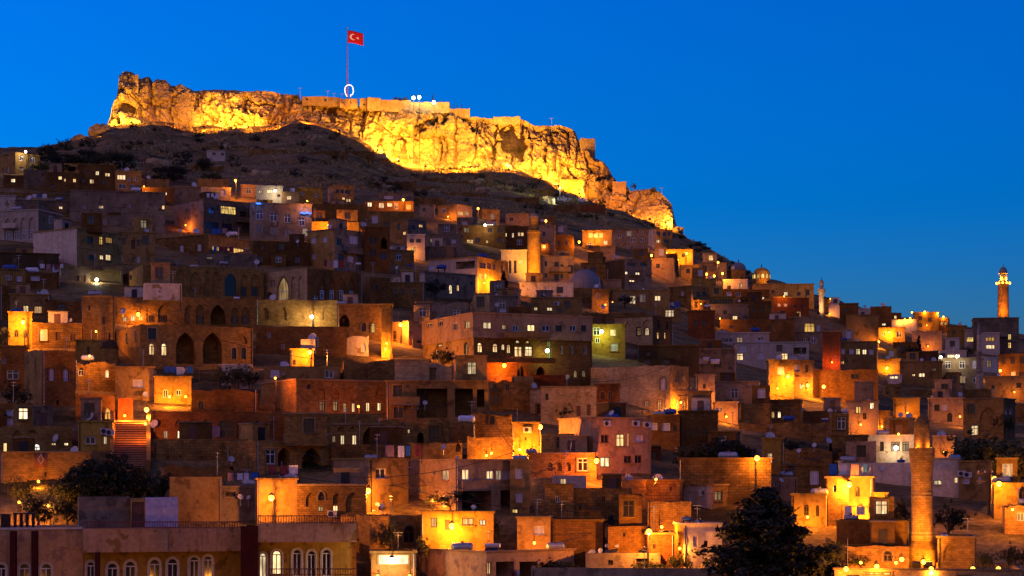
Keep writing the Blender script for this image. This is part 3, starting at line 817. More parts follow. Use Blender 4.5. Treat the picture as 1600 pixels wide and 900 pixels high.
# ------------------------------------------------------------------ the houses of the photograph: front columns a b, side column, roof row, foot row, wall; options; openings; label
TOWN = '''
24 62 0 238 272 tan side=tan ; r30,260,6,6 r44,262,6,5 ; tan house with a blue awning at the top left edge of the town
5 37 - 272 294 brown ; r17,279,7,6* ;
37 73 - 265 294 grey nc ; r55,278,5,6 ;
73 124 - 267 300 brown ; r91,275,6,6* r100,279,3,5* r114,279,5,6* r80,288,5,6 ;
100 124 - 255 272 tan nc ; O106,260,12,8 ;
124 180 - 256 306 brown ; r135,266,4,5 r149,267,6,7* r164,270,8,6* r140,280,7,7* r128,279,5,6 r160,282,6,6 r134,297,11,6* r148,298,6,6o ; dark brown two-storey house with six small lit windows on the upper left slope
180 221 - 267 300 tan ; r183,273,13,8* r199,277,5,6 r209,277,6,6 r185,287,12,8 r204,288,6,8 ;
219 264 - 279 296 tan nc ; ;
222 272 - 293 318 brown ; r226,298,6,7* r243,301,5,5 r256,300,5,5* ;
272 310 - 291 318 pink ; r280,300,4,6 ;
314 361 - 291 312 pale ; a316,300,7,7* p329,301,9,8* ;
309 358 - 279 293 tan nc ; ;
109 258 - 297 360 grey +3 ; r154,321,8,5* r253,321,4,6* r162,343,4,8 r130,320,5,6 r200,318,4,6 ; large plain dark grey building with one tiny lit window
0 25 - 305 332 peel ; ;
25 110 - 312 334 grey ; r32,318,6,8 r60,318,10,8 r92,322,6,5* ;
0 60 97 327 380 white side=grey ; N7,342,10,34 N20,341,10,34 N32,340,10,34 N45,339,10,34 ; white house with four pointed blind arches at the left edge
318 392 272 310 368 grey side=peel ; r345,321,24,15y r326,324,9,11b r320,346,22,13b r347,349,16,11b r375,330,10,10 ; house with a peeling white side wall and one broad glowing window
390 487 - 317 376 grey ; r400,329,11,14b r422,332,11,14b r444,335,10,13b r467,340,9,13b a400,351,4,12 a406,351,4,12 a424,354,4,12 a430,354,4,12 a446,357,4,12 a452,357,4,12 ; grey block with a row of bluish windows and blue roof lights
120 190 52 356 416 tan side=white ; r136,369,9,12 r155,369,6,14y r165,370,11,11y r156,398,6,8* r165,397,9,11* r138,398,9,9 ; pale apartment house with a large blank white side wall and a blue cloth hanging
188 242 - 362 416 tan ; r191,372,5,10 D205,375,6,14 r214,375,5,9 r186,398,6,11w r205,402,5,8 r214,401,5,10w r230,402,4,7 ;
325 393 243 366 402 tan side=rubble ; r332,384,15,9y r352,387,8,5y r365,387,16,11y ; long low house with two yellow-lit window openings and a rough stone side
310 402 - 396 416 grey ; r322,401,10,4d ;
0 92 - 394 424 dark ; r20,402,6,9 r60,405,8,10 ;
92 192 - 416 447 grey +2 ; O141,419,48,23 D116,430,8,12 D127,430,7,12 ; dark house with a white-lit open porch room
0 40 - 420 452 tan ; r10,430,8,8 r26,431,8,9w ;
40 92 - 424 452 brown ; r48,431,14,8w ;
223 412 191 412 468 stone side=stone ; n275,421,13,38 n297,425,17,36 n319,424,9,38 n331,424,13,38 p351,427,18,36 N376,428,10,35 N392,428,13,35 r203,430,3,6 ; long stone house with tall blind arches and a rough side wall, high on the left
225 284 - 442 464 peel nc Y=262 d=3 ext=0.4 ; ;
128 179 - 460 540 stone +0 ; r160,495,4,12 r138,477,3,8 ; square stone tower house glowing orange on the left
179 400 - 462 520 stone ; N229,476,14,28 N247,476,15,28 n288,476,16,30 N306,476,13,30 P329,476,23,32 N361,480,12,26 N377,480,13,26 r192,495,6,8* r204,493,7,9* r216,493,7,8y ; long stone house with one black pointed archway among blind arches
219 395 179 505 576 stone side=stone ; a233,536,9,19* a252,536,9,20* P275,519,29,50 P317,519,30,50 a362,543,7,18 a377,543,7,18 n368,522,18,16 ; stone house with two tall black pointed arches and two lit arched windows
15 78 - 459 500 tan ; r36,477,9,12* r53,478,13,12* ;
0 15 - 445 500 brown ; ;
13 50 - 487 545 ochre ; a22,515,7,12 a36,516,7,12 ; small house with a wall burning yellow beside a street lamp, left edge
50 128 - 502 545 rubble ; D87,519,7,13 D110,522,7,12 ;
0 40 - 540 612 brown ; r11,578,18,15 r3,560,6,8 ;
118 160 - 531 566 ochre ; a136,541,4,12 ;
66 118 38 545 640 brown side=tan ; a77,575,8,20w a99,576,8,20w r88,625,4,8 ; tall brown house with two white-framed arched windows
117 180 - 560 612 rubble j0.8 ; a164,578,6,12* a122,575,9,12 ;
180 241 - 573 626 tan ; r208,593,17,13w ; brown plastered house with one curtained window above the red-lit stairs
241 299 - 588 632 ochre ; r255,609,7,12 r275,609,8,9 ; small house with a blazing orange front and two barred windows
299 402 - 606 645 brown j0.5 ; r310,627,8,12 ;
238 456 - 641 692 brown side=brown ; r255,673,7,12d r277,673,7,12* r298,673,7,12* r320,673,7,12* a339,656,29,29 r377,672,8,13 n248,655,9,14 n274,655,12,14 n295,655,12,14 n316,655,12,14 n395,657,12,26 n420,657,12,26 ; long house with a fan-lit arched window and three narrow lit windows right of the stairs
236 452 - 621 645 brown +12 nc ; r308,626,9,13 ;
447 492 - 632 694 pale j1.2 ; ;
240 402 - 686 722 rubble +0 nc ; r260,712,5,6 r280,711,4,5 r314,712,4,5 ;
122 176 - 658 706 ochre ; r162,682,5,12* r133,682,16,12 ; little yellow-brown house with a bright doorway left of the stairs
0 113 - 664 708 stone ; r5,692,6,14* r27,694,9,12d a52,693,11,14W r56,680,3,5* r83,680,3,5* r103,680,3,5* r80,692,8,4* r100,692,7,4* n20,672,14,14 n45,672,12,6 ; low stone house with small bright windows and a shining arched doorway
0 142 - 706 770 stone +3 ; n45,722,42,44 ; broad stone terrace wall with a rug hung over it
118 180 - 615 660 brown ; p163,636,10,20o ;
184 208 - 622 660 brick nc ; ;
265 347 - 745 815 tan nc d=8 ; ;
345 402 - 760 812 grey ; r352,768,16,8 ;
402 464 - 748 808 tan -4 ; n430,765,24,20 ;
464 572 - 757 806 stone -4 ; r497,791,8,8* r520,790,8,9* n478,770,14,22 p497,768,10,14 n520,770,12,18 n540,769,22,32 ; low arcaded house with two small lit windows behind the front roof railing
400 518 340 686 742 stone side=rubble ; P434,699,19,30 P472,699,30,33 r352,700,6,5 ; stone house with two wide black arches framed in pale blocks
577 638 521 716 800 tan side=pink ; r587,732,16,16 r590,719,5,5 ; plain cube-shaped tan house with a blank side and one dark window
712 828 641 718 806 pink side=pink ; r722,733,12,17* r760,735,12,14* r775,735,9,15* r785,735,13,14w r690,735,11,15* r678,737,4,5 O722,766,46,34 O782,766,26,34 r653,762,7,8 ; pinkish apartment house with four white-lit windows in a row
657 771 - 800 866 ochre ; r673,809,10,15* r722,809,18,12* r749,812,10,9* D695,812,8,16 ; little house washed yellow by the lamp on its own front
580 650 - 862 915 tan na ; r592,868,46,13W ; low building with one long dazzling window at the bottom left of centre
760 897 648 862 925 pink side=pink ; r760,879,8,18* O775,878,28,22 O812,878,28,22 r845,882,12,12 ; pink flat-roofed house at the bottom with a blank side wall and tanks on its roof
808 860 - 808 864 tan ; r834,822,16,14w ; orange-tan two-storey house with one shuttered window
797 827 - 718 806 tan +1 ; r805,732,11,16w r806,770,10,15w r800,795,9,8y ;
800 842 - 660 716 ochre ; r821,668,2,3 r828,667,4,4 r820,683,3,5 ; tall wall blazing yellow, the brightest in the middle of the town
730 802 - 680 724 stone j0.3 ; ;
826 932 - 708 748 stone ; n855,722,9,14 n869,722,9,14 n883,722,9,14 ;
927 1017 873 652 742 pink side=pink ; r939,679,12,13 r963,678,13,20* r980,677,3,20* r992,680,13,11w r938,714,16,16* r975,712,12,12 r992,711,11,13 ; pale pink house with a big blank wall and a white-lit balcony door
1015 1062 - 648 702 brown ; r1016,661,11,11w r1034,661,13,12w r1052,664,6,10 ;
1061 1122 - 642 702 brown ; a1073,668,6,16 a1086,668,6,16 a1099,668,6,16 ;
863 916 - 743 766 white ; r875,747,10,10* ; low white house with one square lit window beneath a lamp
851 896 - 757 818 rubble ; r868,775,6,10 ;
895 987 - 762 814 rubble ; r940,775,6,10 r904,790,5,8 ;
1000 1064 - 736 754 brick nc Y=215 ext=0.4 ; ;
1008 1066 - 750 792 rubble ; r1046,760,4,7 ;
972 1009 - 750 792 stone ; ;
1113 1137 1068 757 796 tan side=white ; r1117,768,12,14d r1076,770,6,14w ; small white house with a stepped parapet and one window
1113 1157 - 745 786 pink +4 ; ;
1060 1205 - 716 786 rubble ; ; long rough stone terrace wall right of the centre
1012 1080 - 780 840 stone j0.4 ; ; stone wall with a toothed top, flooded with yellow lamp light
1068 1128 1054 818 872 white side=ochre ; r1070,838,6,14w r1083,838,7,16w r1100,845,6,10 ; cream house with blue tanks on its roof, lit gold at the corner
1010 1054 - 833 890 brick ; r1020,850,5,8 ;
950 1011 - 820 874 brown ; r973,832,4,7 ;
860 942 - 812 862 brown ; ;
915 1032 - 864 905 grey +1 ; r950,875,8,8 ;
830 1105 - 887 930 grey ; ; long dark flat roof at the bottom centre
1047 1077 923 569 652 stone side=pale ; a1032,590,8,19w r1008,627,6,7d r1028,626,6,14d a1056,588,4,10 a1066,588,4,10 a1056,625,5,14 a1066,625,5,14 ; big rough stone house with a broad windowless wall right of the centre
740 925 661 526 600 brown side=tan na ; r684,529,7,12* a726,536,5,17d a746,535,8,16* a770,536,8,15* a784,538,5,9* a792,538,6,14* r804,541,12,17* a806,530,6,7* a822,531,6,7* r820,541,12,16* r855,532,6,28g r876,541,4,12f r892,541,4,12f r912,541,5,12f a897,579,5,11d a910,579,5,10d P808,572,14,18 P838,572,14,18 a680,545,6,16f ; tan apartment house with many lit windows, arched ones below, in the middle of the town
830 908 - 465 515 tan +14 ; r834,480,6,5* r854,480,9,6* r870,482,10,7 ;
1020 1049 961 493 548 brown side=pale ; r995,512,6,12d a1007,512,7,12* r1026,519,4,11* r1037,519,4,11* n1004,500,14,10 n975,503,12,24 ; stone house with arched recesses and three slim lit windows
917 977 - 507 556 ochre ; r953,515,9,10* r930,528,7,8 ; low house lit greenish yellow beside a small lamp
957 1047 - 453 480 tan ; r984,462,9,13* r1023,462,9,8* ;
1035 1063 - 482 500 tan ; r1039,484,14,11W ; small flat house with one brilliant square window
925 951 - 450 486 stone ; r932,458,4,8 ;
845 896 - 400 446 pink ; r851,408,4,8 r866,409,7,10 r876,413,4,7 r887,414,9,14 r851,427,4,7 r866,428,7,10 r876,428,4,7 ; orange-brown block with three rows of windows right of the thick yellow minaret
783 823 - 391 441 white ; r787,407,4,20 r795,407,4,20 r803,407,4,20 r811,407,6,5w ; white modern block left of the thick yellow minaret
746 794 670 401 458 ochre side=white ; r749,409,10,11 r761,410,7,11 r770,412,5,10 r782,414,5,13 r749,428,4,8w r757,428,4,8w O712,409,30,10 ; big cream villa with a yellow-lit front and a long shaded side
523 566 480 357 424 grey side=tan ; r486,372,7,8w r504,371,7,7w r487,397,6,8w r526,372,8,12 r546,368,13,14w r528,397,9,12 r543,399,10,11w ; square two-storey house with balconies under the bright roof lamp
487 561 - 346 362 ochre nc Y=352 d=3 ext=0.4 ; ;
570 609 563 354 424 brown side=tan ; a578,370,4,11 a584,370,4,11 P595,371,10,18 a578,390,4,10 a584,390,4,10 r594,395,10,10b ; brown house with paired arched windows and an arched balcony
637 666 610 342 386 grey side=tan ; r655,350,6,6* r629,362,5,5* r643,352,6,8 ;
636 664 - 366 402 white -3 ; r640,373,7,6 r650,373,8,6 r642,386,7,9y ;
665 722 - 366 400 grey ; r672,372,8,7d r685,372,9,7 r705,374,7,6w ;
657 709 - 385 408 grey ; r662,390,4,11 r670,390,4,11 r678,390,4,11 r686,390,4,11 r694,390,4,11 ;
570 646 - 313 340 brown ; r574,316,7,7* r592,317,8,8* r605,317,8,6* r616,317,6,10 r635,320,7,7o ; long low house with three lit windows just under the castle slope
592 646 - 301 318 grey +4 ; r600,306,14,5w r635,307,8,6 ;
522 553 512 289 322 tan side=pink ; r525,296,5,6 r532,296,5,6 r539,297,8,6 r535,308,4,6* r541,310,8,6* ;
465 504 - 293 322 ochre ; r470,300,5,5 r492,302,5,6 ; small house lit strong orange under the castle slope
440 468 - 300 322 pink ; r448,306,7,6* ;
400 442 - 290 320 white ; r404,297,6,5* r417,296,9,6W r433,303,5,5 ;
573 646 - 330 348 stone nc ; ;
487 574 - 318 352 brown nc ; ;
684 714 738 319 346 tan side=pink ; r716,330,8,7y r726,330,8,7y r690,326,6,6 ; house with a pale orange-lit wall and a glowing porch
655 679 - 320 340 pink ; r660,325,5,5 ;
744 776 - 346 362 white ; r747,350,24,6W ;
715 745 - 340 364 grey ; r722,346,8,6w r735,348,6,6 ;
722 790 - 352 384 brown W4x2 ; r729,374,11,9* r759,375,4,5* ;
775 826 - 352 388 brown ; r800,364,3,7* r809,363,4,6* r814,363,4,6* r780,366,5,6d r788,364,4,6* ;
790 826 - 334 354 pink ; r796,340,6,5 ;
480 566 410 417 486 brown side=pale ; N499,434,10,34 N514,434,10,34 N529,434,10,34 N545,435,9,34 r416,440,3,9 r424,439,4,9 p434,434,17,34d n455,432,7,34 n466,432,7,34 P415,457,13,12 ; ornate stone mansion with tall blind arches on two sides
395 482 - 375 416 brown ; r408,383,4,7 ;
578 609 565 432 480 brown side=tan ; r585,445,5,8 ;
607 663 - 441 480 stone ; r615,452,6,8 r627,452,6,8 r645,452,6,8 ;
664 743 612 424 464 grey side=peel ; a702,445,5,14* a714,445,4,10* r735,440,4,6 r680,436,6,8 ; grey house with two arched lit windows beneath the cream villa
527 597 - 475 530 stone ; P530,491,16,20 a565,505,7,13 a580,505,6,15y ; tan stone house with a pointed gateway left of the tall orange wall
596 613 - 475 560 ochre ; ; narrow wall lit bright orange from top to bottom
400 528 - 467 510 stone ; n408,480,12,20 n436,480,12,20 n456,478,24,24 n504,480,12,20 P418,481,10,20 ; long low stone house with blind arches beside the white lamp
400 542 - 508 556 brown ; r418,520,5,8 r440,538,5,7 ;
540 576 - 520 556 peel j0.7 ; p564,535,8,15w ;
454 490 - 545 582 ochre ; r457,562,5,8 ; small hut blazing orange beside its lamp
470 492 - 530 547 white nc Y=254 d=3 ext=0.4 ; ;
412 531 - 572 598 tan ; r440,580,5,6 ;
537 662 - 558 602 rubble j0.8 ; ;
660 709 - 562 602 pale j1.2 ; ;
463 603 408 592 652 stone side=stone ; r500,627,8,15d r521,627,7,15d r537,630,5,15* r550,630,5,14* r572,629,6,14* r590,629,6,13* n496,606,12,18 n518,606,12,18 n536,604,24,22 n570,606,11,18 n587,606,11,18 r480,600,5,8 ; long arcaded house with six narrow lit windows in the centre left
603 763 - 595 664 tan ; O651,607,48,46 O711,607,28,44 O745,608,12,28 r635,602,4,4 ; unfinished concrete-frame house with big dark open bays
495 593 - 646 668 stone -3 nc ; ;
517 593 - 662 702 stone ; r532,680,6,15* r550,680,7,15* r519,681,5,10d P567,665,25,32 n528,665,10,10 n546,665,10,10 ; house with a black archway and two lit windows below a balustrade
590 702 - 650 702 rubble j0.9 ; r637,671,3,6* P652,675,10,18 ;
517 642 - 694 732 rubble nc ; ;
640 722 - 688 726 stone j0.5 ; n712,690,8,16 ;
680 743 - 660 690 stone ; r690,668,5,6 ;
760 830 - 590 640 rubble j0.7 ; r770,600,6,8 r790,600,6,10 ;
735 800 - 640 690 rubble j0.8 ; a765,650,8,14 ;
876 932 828 605 660 brown side=pale ; r850,614,6,9 r838,632,6,14 a900,622,6,14 a912,634,5,12 r918,634,5,12 r862,632,6,12 ; ;
830 884 - 586 612 brick ; ;
800 832 - 588 612 tan ; ;
930 966 - 600 655 brown ; a938,612,7,12 a950,612,7,12 r940,633,5,10 r953,633,5,10 ;
845 932 - 604 662 pale -2 ; n900,612,8,14 n915,612,8,14 r852,615,5,10 D901,634,6,16 D917,632,6,17 D838,640,6,12 ; pale two-storey stone house with black doorways in the very centre
995 1092 - 540 576 dark ; r1010,550,6,6 ;
1086 1148 - 545 590 grey ; r1090,560,16,8w r1115,565,12,8 ;
1088 1117 - 585 636 pink ; r1098,600,5,7 ;
1117 1153 - 628 660 pink ; r1124,636,5,8 ;
1158 1206 - 629 662 rubble ; ;
1125 1242 - 498 530 brown ; r1140,508,6,5 r1175,508,5,5 r1200,510,5,5 ;
1075 1117 - 485 532 brick ; r1085,500,5,10 r1097,500,5,10 ;
1110 1170 - 476 506 grey ; r1130,485,6,6 ;
1160 1204 - 470 506 brown ; r1175,480,5,7 r1188,480,5,7 ;
910 956 - 360 392 tan ; r920,364,6,7w r928,364,6,7w r936,364,6,7w r943,376,6,6* ;
955 1013 - 358 390 grey ; r965,366,6,6 r985,372,7,6 r1000,372,7,6 ;
1023 1050 998 357 390 tan side=white ; r1026,361,6,7 r1036,362,5,7 r1043,362,5,7 r1026,374,5,6* r1038,374,7,6 ; white-sided house highest on the slope under the right end of the cliff
976 1018 947 404 452 grey side=dark ; r977,424,4,5* r993,425,7,5* r983,437,9,4* r980,410,12,6 r1000,410,10,6 ; grey block with a dark blank side and three lit windows
1018 1052 - 404 434 pink ; r1025,412,6,7 ;
1040 1082 - 390 412 ochre ; r1050,396,5,6 r1065,396,5,6 ;
1064 1092 - 414 440 tan ; r1072,420,6,7 ;
1080 1108 1045 446 486 tan side=tan ; r1064,455,5,7w r1088,456,6,8 r1097,456,6,8 ;
1080 1117 - 436 468 ochre ; r1090,445,5,6 ;
1106 1148 - 463 486 ochre ; r1110,468,3,6x8+4.6 ; long low ochre-lit house with a row of small dark windows
1130 1168 - 437 464 white ; r1155,443,5,7* r1136,446,6,6 ;
1126 1168 - 451 472 brown -3 ; r1135,456,8,6w r1150,457,7,6 ;
1167 1202 - 453 482 brown ; r1184,464,3,4* r1191,464,3,4* ;
938 960 - 385 406 pink ; ;
840 867 - 352 396 pink ; r848,362,4,7 ;
862 897 - 366 402 brown ; r870,376,5,7 r882,376,5,7 ;
812 896 - 441 470 peel ; r870,448,10,10 ;
796 814 - 452 474 pink ; ;
940 971 - 437 462 pink ; ;
950 967 - 449 466 ochre ; ;
1176 1272 - 444 470 tan ; r1190,453,5,5 r1205,453,5,5 r1225,456,6,6* r1245,456,6,6 ; wide slab-roofed house on the ridge below the lit dome
1208 1264 1188 464 500 brick side=tan ; r1215,474,5,5w r1225,474,5,5w r1240,476,5,5 r1250,476,5,5 ;
1287 1306 - 468 490 ochre ; ;
1295 1322 - 477 496 white ; ;
1312 1341 - 474 510 brown ; r1320,482,5,6 ;
1336 1362 - 482 500 white ; r1345,487,6,5 ;
1322 1373 - 492 536 tan ; ; tall blank tan block on the right of the ridge
1360 1393 - 478 526 brown ; r1370,490,6,6 r1378,505,6,4* ;
1392 1408 - 488 506 brown ; r1397,493,4,5* ;
1240 1286 1228 495 534 pink side=dark ; r1257,505,16,14y r1276,508,6,10w ; pinkish box of a house with one large yellow window
1200 1230 - 497 526 grey ; ;
1224 1283 - 519 544 grey ; r1238,528,7,6 r1255,528,7,6 ;
1115 1202 - 520 548 white +4 ; r1125,528,20,7b ;
1147 1264 - 535 578 white -1 ; r1151,552,10,11* r1184,551,10,10w r1221,552,10,10* r1233,555,12,7w O1240,543,20,10 ; modern white house with a long flat slab roof
1285 1313 - 518 582 brick ; ; narrow tower-like wall glowing red-orange
1312 1370 - 534 578 tan ; r1337,545,7,9* r1347,546,7,8* r1314,545,6,8w r1327,545,7,8w r1358,546,7,8w r1314,564,5,5* ; flat-fronted house with two neighbouring lit windows beside the red tower
1428 1467 - 488 516 ochre ; r1435,494,6,6 r1450,496,6,7 ; house on the ridge with a string of lamps along its roof
1466 1482 - 495 520 brown ; r1469,502,4,6y r1475,502,4,6y ;
1425 1472 - 518 550 pink ; ;
1392 1432 - 500 518 white ; ;
1372 1414 - 512 534 ochre ; r1378,520,5,5 ;
1480 1510 - 509 536 ochre ; r1488,516,5,6 ;
1521 1592 - 497 552 grey ; r1575,522,5,9y r1575,535,5,9y r1540,505,6,6 r1555,505,6,6 ; tall apartment block at the foot of the glowing-balcony minaret
1507 1527 - 515 545 white ; r1510,527,11,7y ;
1534 1562 - 520 552 white -4 ; r1540,527,14,6y r1540,539,14,6* ; white balconied flats between the slim minaret and the ridge minaret
1458 1510 - 548 568 white ; r1462,556,6,6* r1480,554,20,5W ; low building with a brilliantly white-lit front right of the dark tree
1406 1472 - 565 602 tan ; r1456,575,7,5d r1425,584,5,4* r1435,583,10,6* ;
1369 1407 - 561 584 ochre ; ;
1388 1409 - 585 602 white ; r1390,587,14,5* ;
1470 1535 - 560 606 grey W3x2 ; ;
1560 1604 - 552 600 brown W3x2 ; ;
1540 1602 - 588 622 tan ; r1549,602,5,7 r1588,598,8,8 ;
1200 1241 - 562 624 ochre ; r1215,574,10,12w ; bright yellow-lit house front with one curtained window, left of the street lamp
1236 1270 - 563 618 tan ; r1240,570,8,12w r1258,570,5,12 r1249,599,5,9* r1258,599,5,10 ;
1265 1372 - 577 628 brown ; r1330,584,12,8 ; broad plain brown wall behind the starry street lamp
1323 1372 - 626 678 pink ; r1337,635,8,11y r1359,627,7,12* r1348,645,6,10 ; orange-lit house with a yellow window and a dish on its roof
1397 1437 - 622 654 ochre ; r1400,625,4,2x8+4.5 ; glowing orange house front with a lattice band along its top
1369 1390 - 642 676 ochre ; ;
1380 1429 - 653 688 tan ; r1402,662,3,8 ; orange-tan cube house in front of the glowing lattice house
1505 1568 1586 622 690 stone side=brown ; r1570,640,4,8w r1577,640,4,8w n1530,636,30,40 ; tall square stone house at the foot of the slim minaret
1450 1506 - 622 662 pink ; r1460,632,8,10 r1472,632,8,10w a1480,645,8,14 ;
1200 1250 - 625 664 rubble ; a1205,643,5,10* a1215,643,5,10* ;
1255 1322 - 640 668 dark ; ;
1297 1356 - 680 730 rubble ; ;
1355 1430 - 680 730 peel ; r1392,690,14,15d r1410,690,10,15d r1375,690,6,15 ; pale ruined house lit from inside, left of the big minaret
1194 1224 - 684 740 ochre ; r1199,708,8,16* ; yellow-lit corner house with a bright window beside a lamp
1222 1300 - 690 726 rubble j1.0 ; ;
1312 1428 - 723 752 white ; ; long plain white wall left of the big minaret
1457 1498 - 716 776 white ; r1458,750,14,8W r1491,746,7,9* ; white house with a brightly lit window just right of the big minaret
1498 1549 - 720 776 tan -3 ; r1504,746,11,10w r1528,744,5,12w ;
1457 1492 - 681 716 pink ; r1452,687,6,12* ;
1237 1291 - 772 822 ochre ; a1257,788,7,17 a1275,789,5,18 ; yellow-lit low house with two narrow arches behind the dark pine
1290 1326 - 745 822 stone ; a1302,758,5,11 ; tall stone front lit gold by the lamp on its pole
1325 1364 - 745 822 tan +1 ; a1336,760,8,16 ; plastered gold-lit house front right of the pole lamp
1363 1386 - 770 822 ochre ; ;
1200 1246 - 745 782 pink ; r1210,752,6,8 ;
1307 1423 - 814 862 brown ; ; wide dark stone wall below the gold-lit houses
1320 1421 - 851 890 stone ; a1380,860,14,18 ; low stone building lit orange at the foot of the big minaret
1304 1598 - 888 935 pale ; r1352,893,40,6y r1430,893,20,6y ; flat-roofed stone hall with floodlights on its roof at the bottom right
1465 1523 - 838 890 stone ; n1474,850,20,26 ; stone house lit dimly orange right of the big minaret's base
1570 1612 - 789 835 stone ; r1589,801,11,13d ;
1553 1612 - 755 812 ochre ; p1592,758,12,24 ; orange-drenched wall with a pointed doorway at the right edge
'''
def parse_town(txt):
    for ln in txt.strip().splitlines():
        q = [x.strip() for x in ln.split(';')]
        h = q[0].split()
        s = None if h[2] == '-' else float(h[2])
        house(float(h[0]), float(h[1]), s, float(h[3]), float(h[4]), h[5], ' '.join(h[6:]), q[1] if len(q) > 1 else '', label=(q[2] if len(q) > 2 and q[2] else None))
parse_town(TOWN)
# ------------------------------------------------------------------ joining blocks into one building
def mat_of(o):
    return Matrix.Translation(o.location) @ o.rotation_euler.to_matrix().to_4x4()
def absorb(main, sub, wall_name=None):
    """make the blocks of a second house parts of the first"""
    a, b = main['root'], sub['root']
    inv = mat_of(a).inverted() @ mat_of(b)
    for ch in list(b.children):
        ch.parent = a; ch.matrix_parent_inverse = inv
        if wall_name and ch.name.split('.')[0] == 'wall': ch.name = wall_name
    HOUSES.remove(sub)
    bpy.data.objects.remove(b)

def rows_of_balusters(root_rec, px0, px1, py_top, py_bot, Y, mat='railing', step=4.0):
    """railing: two rails and upright bars, all parts of the house"""
    root = root_rec['root']; inv = mat_of(root).inverted()
    p, q = at(px0, py_top, Y), at(px1, py_top, Y); zb = at(px0, py_bot, Y).z
    mb = MB().tube(p, q, 0.045, n=6)
    o = mb.build('rail', mat); o.parent = root; o.matrix_parent_inverse = inv
    mb = MB().tube((p.x, Y, zb + 0.12), (q.x, Y, zb + 0.12), 0.03, n=6)
    o = mb.build('rail', mat); o.parent = root; o.matrix_parent_inverse = inv
    bar = MB().tube((0, 0, 0), (0, 0, p.z - zb), 0.03, n=5).mesh('baluster', mat)
    n = int((px1 - px0) / step)
    for i in range(n + 1):
        x = p.x + (q.x - p.x) * i / n
        o = ob('baluster', bar, root, (x, Y, zb)); o.matrix_parent_inverse = inv

# upper storey of the many-windowed flats, corbelled out a little
def by_label(t):
    return next(r for r in HOUSES if r['label'] and r['label'].startswith(t))
_fl = by_label('tan apartment house')
absorb(_fl, house(739, 926, 659, 488, 527, 'pink', f'Y={_fl["Y"] - 0.35} ext=0.02 side=pink na', 'r667,501,8,9f r685,500,7,9f r707,505,8,10f r726,502,8,11* r755,503,13,11* r785,507,6,8* r801,508,9,10f r824,507,12,11* r847,508,12,10f r868,508,10,10 r890,508,10,10f r908,508,8,10'), 'upper_storey')
absorb(_fl, house(788, 860, None, 519, 527, 'tan', f'Y={_fl["Y"] + 0.2} ext=0.02 d=2 nc na', ''), 'balcony')
absorb(_fl, house(745, 868, None, 559, 566, 'brown', f'Y={_fl["Y"] - 0.9} ext=0.02 d=2 nc na', ''), 'balcony')

# ------------------------------------------------------------------ the front building, bottom left
YF = 165.0
fb = house(130, 376, None, 852, 960, 'ochre', 'Y=168 nc d=9 na su', 'a135,877,13,40f a167,879,17,40f a195,876,17,40f a233,873,17,40f a261,872,17,40f a296,869,15,40f a318,868,14,40f', label='big front building with a peeling balcony band, maroon pilasters and arched windows', name='front_building', cat='building')
absorb(fb, house(-60, 130, None, 826, 960, 'pink', 'Y=165.2 d=12 na su', 'a-6,881,16,34f a30,880,17,34f a63,880,18,34f'))
absorb(fb, house(130, 376, None, 826, 863, 'balcony', 'Y=165.6 ext=0.02 nc d=2.2', ''), 'balcony_band')
absorb(fb, house(376, 403, None, 822, 960, 'maroon', 'Y=165.3 nc d=10', ''), 'pier')
absorb(fb, house(403, 557, None, 846, 960, 'ochre', 'Y=168 nc d=9 na su', 'a404,864,12,38W a425,860,15,38W a457,858,14,42f a480,860,13,42f a503,858,14,42f'))
absorb(fb, house(403, 557, None, 818, 847, 'balcony', 'Y=165.6 ext=0.02 nc d=2.2', ''), 'balcony_band')
absorb(fb, house(123, 204, None, 777, 832, 'grey', 'Y=169.6 ext=0.1 nc d=5', ''), 'roof_room')
absorb(fb, house(204, 227, None, 779, 832, 'tan', 'Y=169.8 ext=0.1 nc d=4.8', 'D205,783,20,46'), 'roof_room')
absorb(fb, house(227, 278, None, 778, 832, 'lavender', 'Y=169.6 ext=0.1 nc d=5', ''), 'roof_room')
for x0, x1 in ((15.5, 24), (49, 57.5)):
    p, q = at(x0, 829, 165.02), at(x1, 960, 165.02)
    o = MB().box(p.x, q.x, 164.95, 165.6, q.z, p.z - 0.05).build('pilaster', 'maroon'); o.parent = fb['root']; o.matrix_parent_inverse = mat_of(fb['root']).inverted()
for x0, x1, y0 in ((148, 155, 863), (254, 262, 828)):
    p, q = at(x0, y0, 165.5), at(x1, 960 if y0 > 850 else 861, 165.5)
    o = MB().box(p.x, q.x, 165.52, 165.9, q.z, p.z - 0.02).build('pillar', 'maroon' if y0 > 850 else 'grey'); o.parent = fb['root']; o.matrix_parent_inverse = mat_of(fb['root']).inverted()
rows_of_balusters(fb, 129, 375, 815.5, 826, 165.8)
rows_of_balusters(fb, 403, 556, 806, 818, 165.8)
rows_of_balusters(fb, 420, 556, 889, 900, 165.7)
# two chimney-like roof stands on the left wing
for x0, x1, y in ((0, 14, 803), (20, 52, 801)):
    Y = 170; p, q = at(x0, y, Y), at(x1, 826, Y)
    mb = MB().box(p.x, q.x, Y, Y + 0.8, p.z - 0.14, p.z); b = MB()
    n = 4
    o = mb.build('roof_frame', 'iron'); o.parent = fb['root']; o.matrix_parent_inverse = mat_of(fb['root']).inverted()
    post = MB().box(-0.05, 0.05, 0, 0.7, q.z - 0.6, p.z - 0.142).mesh('post', 'iron')
    for i in range(n):
        o = ob('post', post, fb['root'], (p.x + 0.1 + (q.x - p.x - 0.2) * i / (n - 1), Y + 0.05, 0)); o.matrix_parent_inverse = mat_of(fb['root']).inverted()

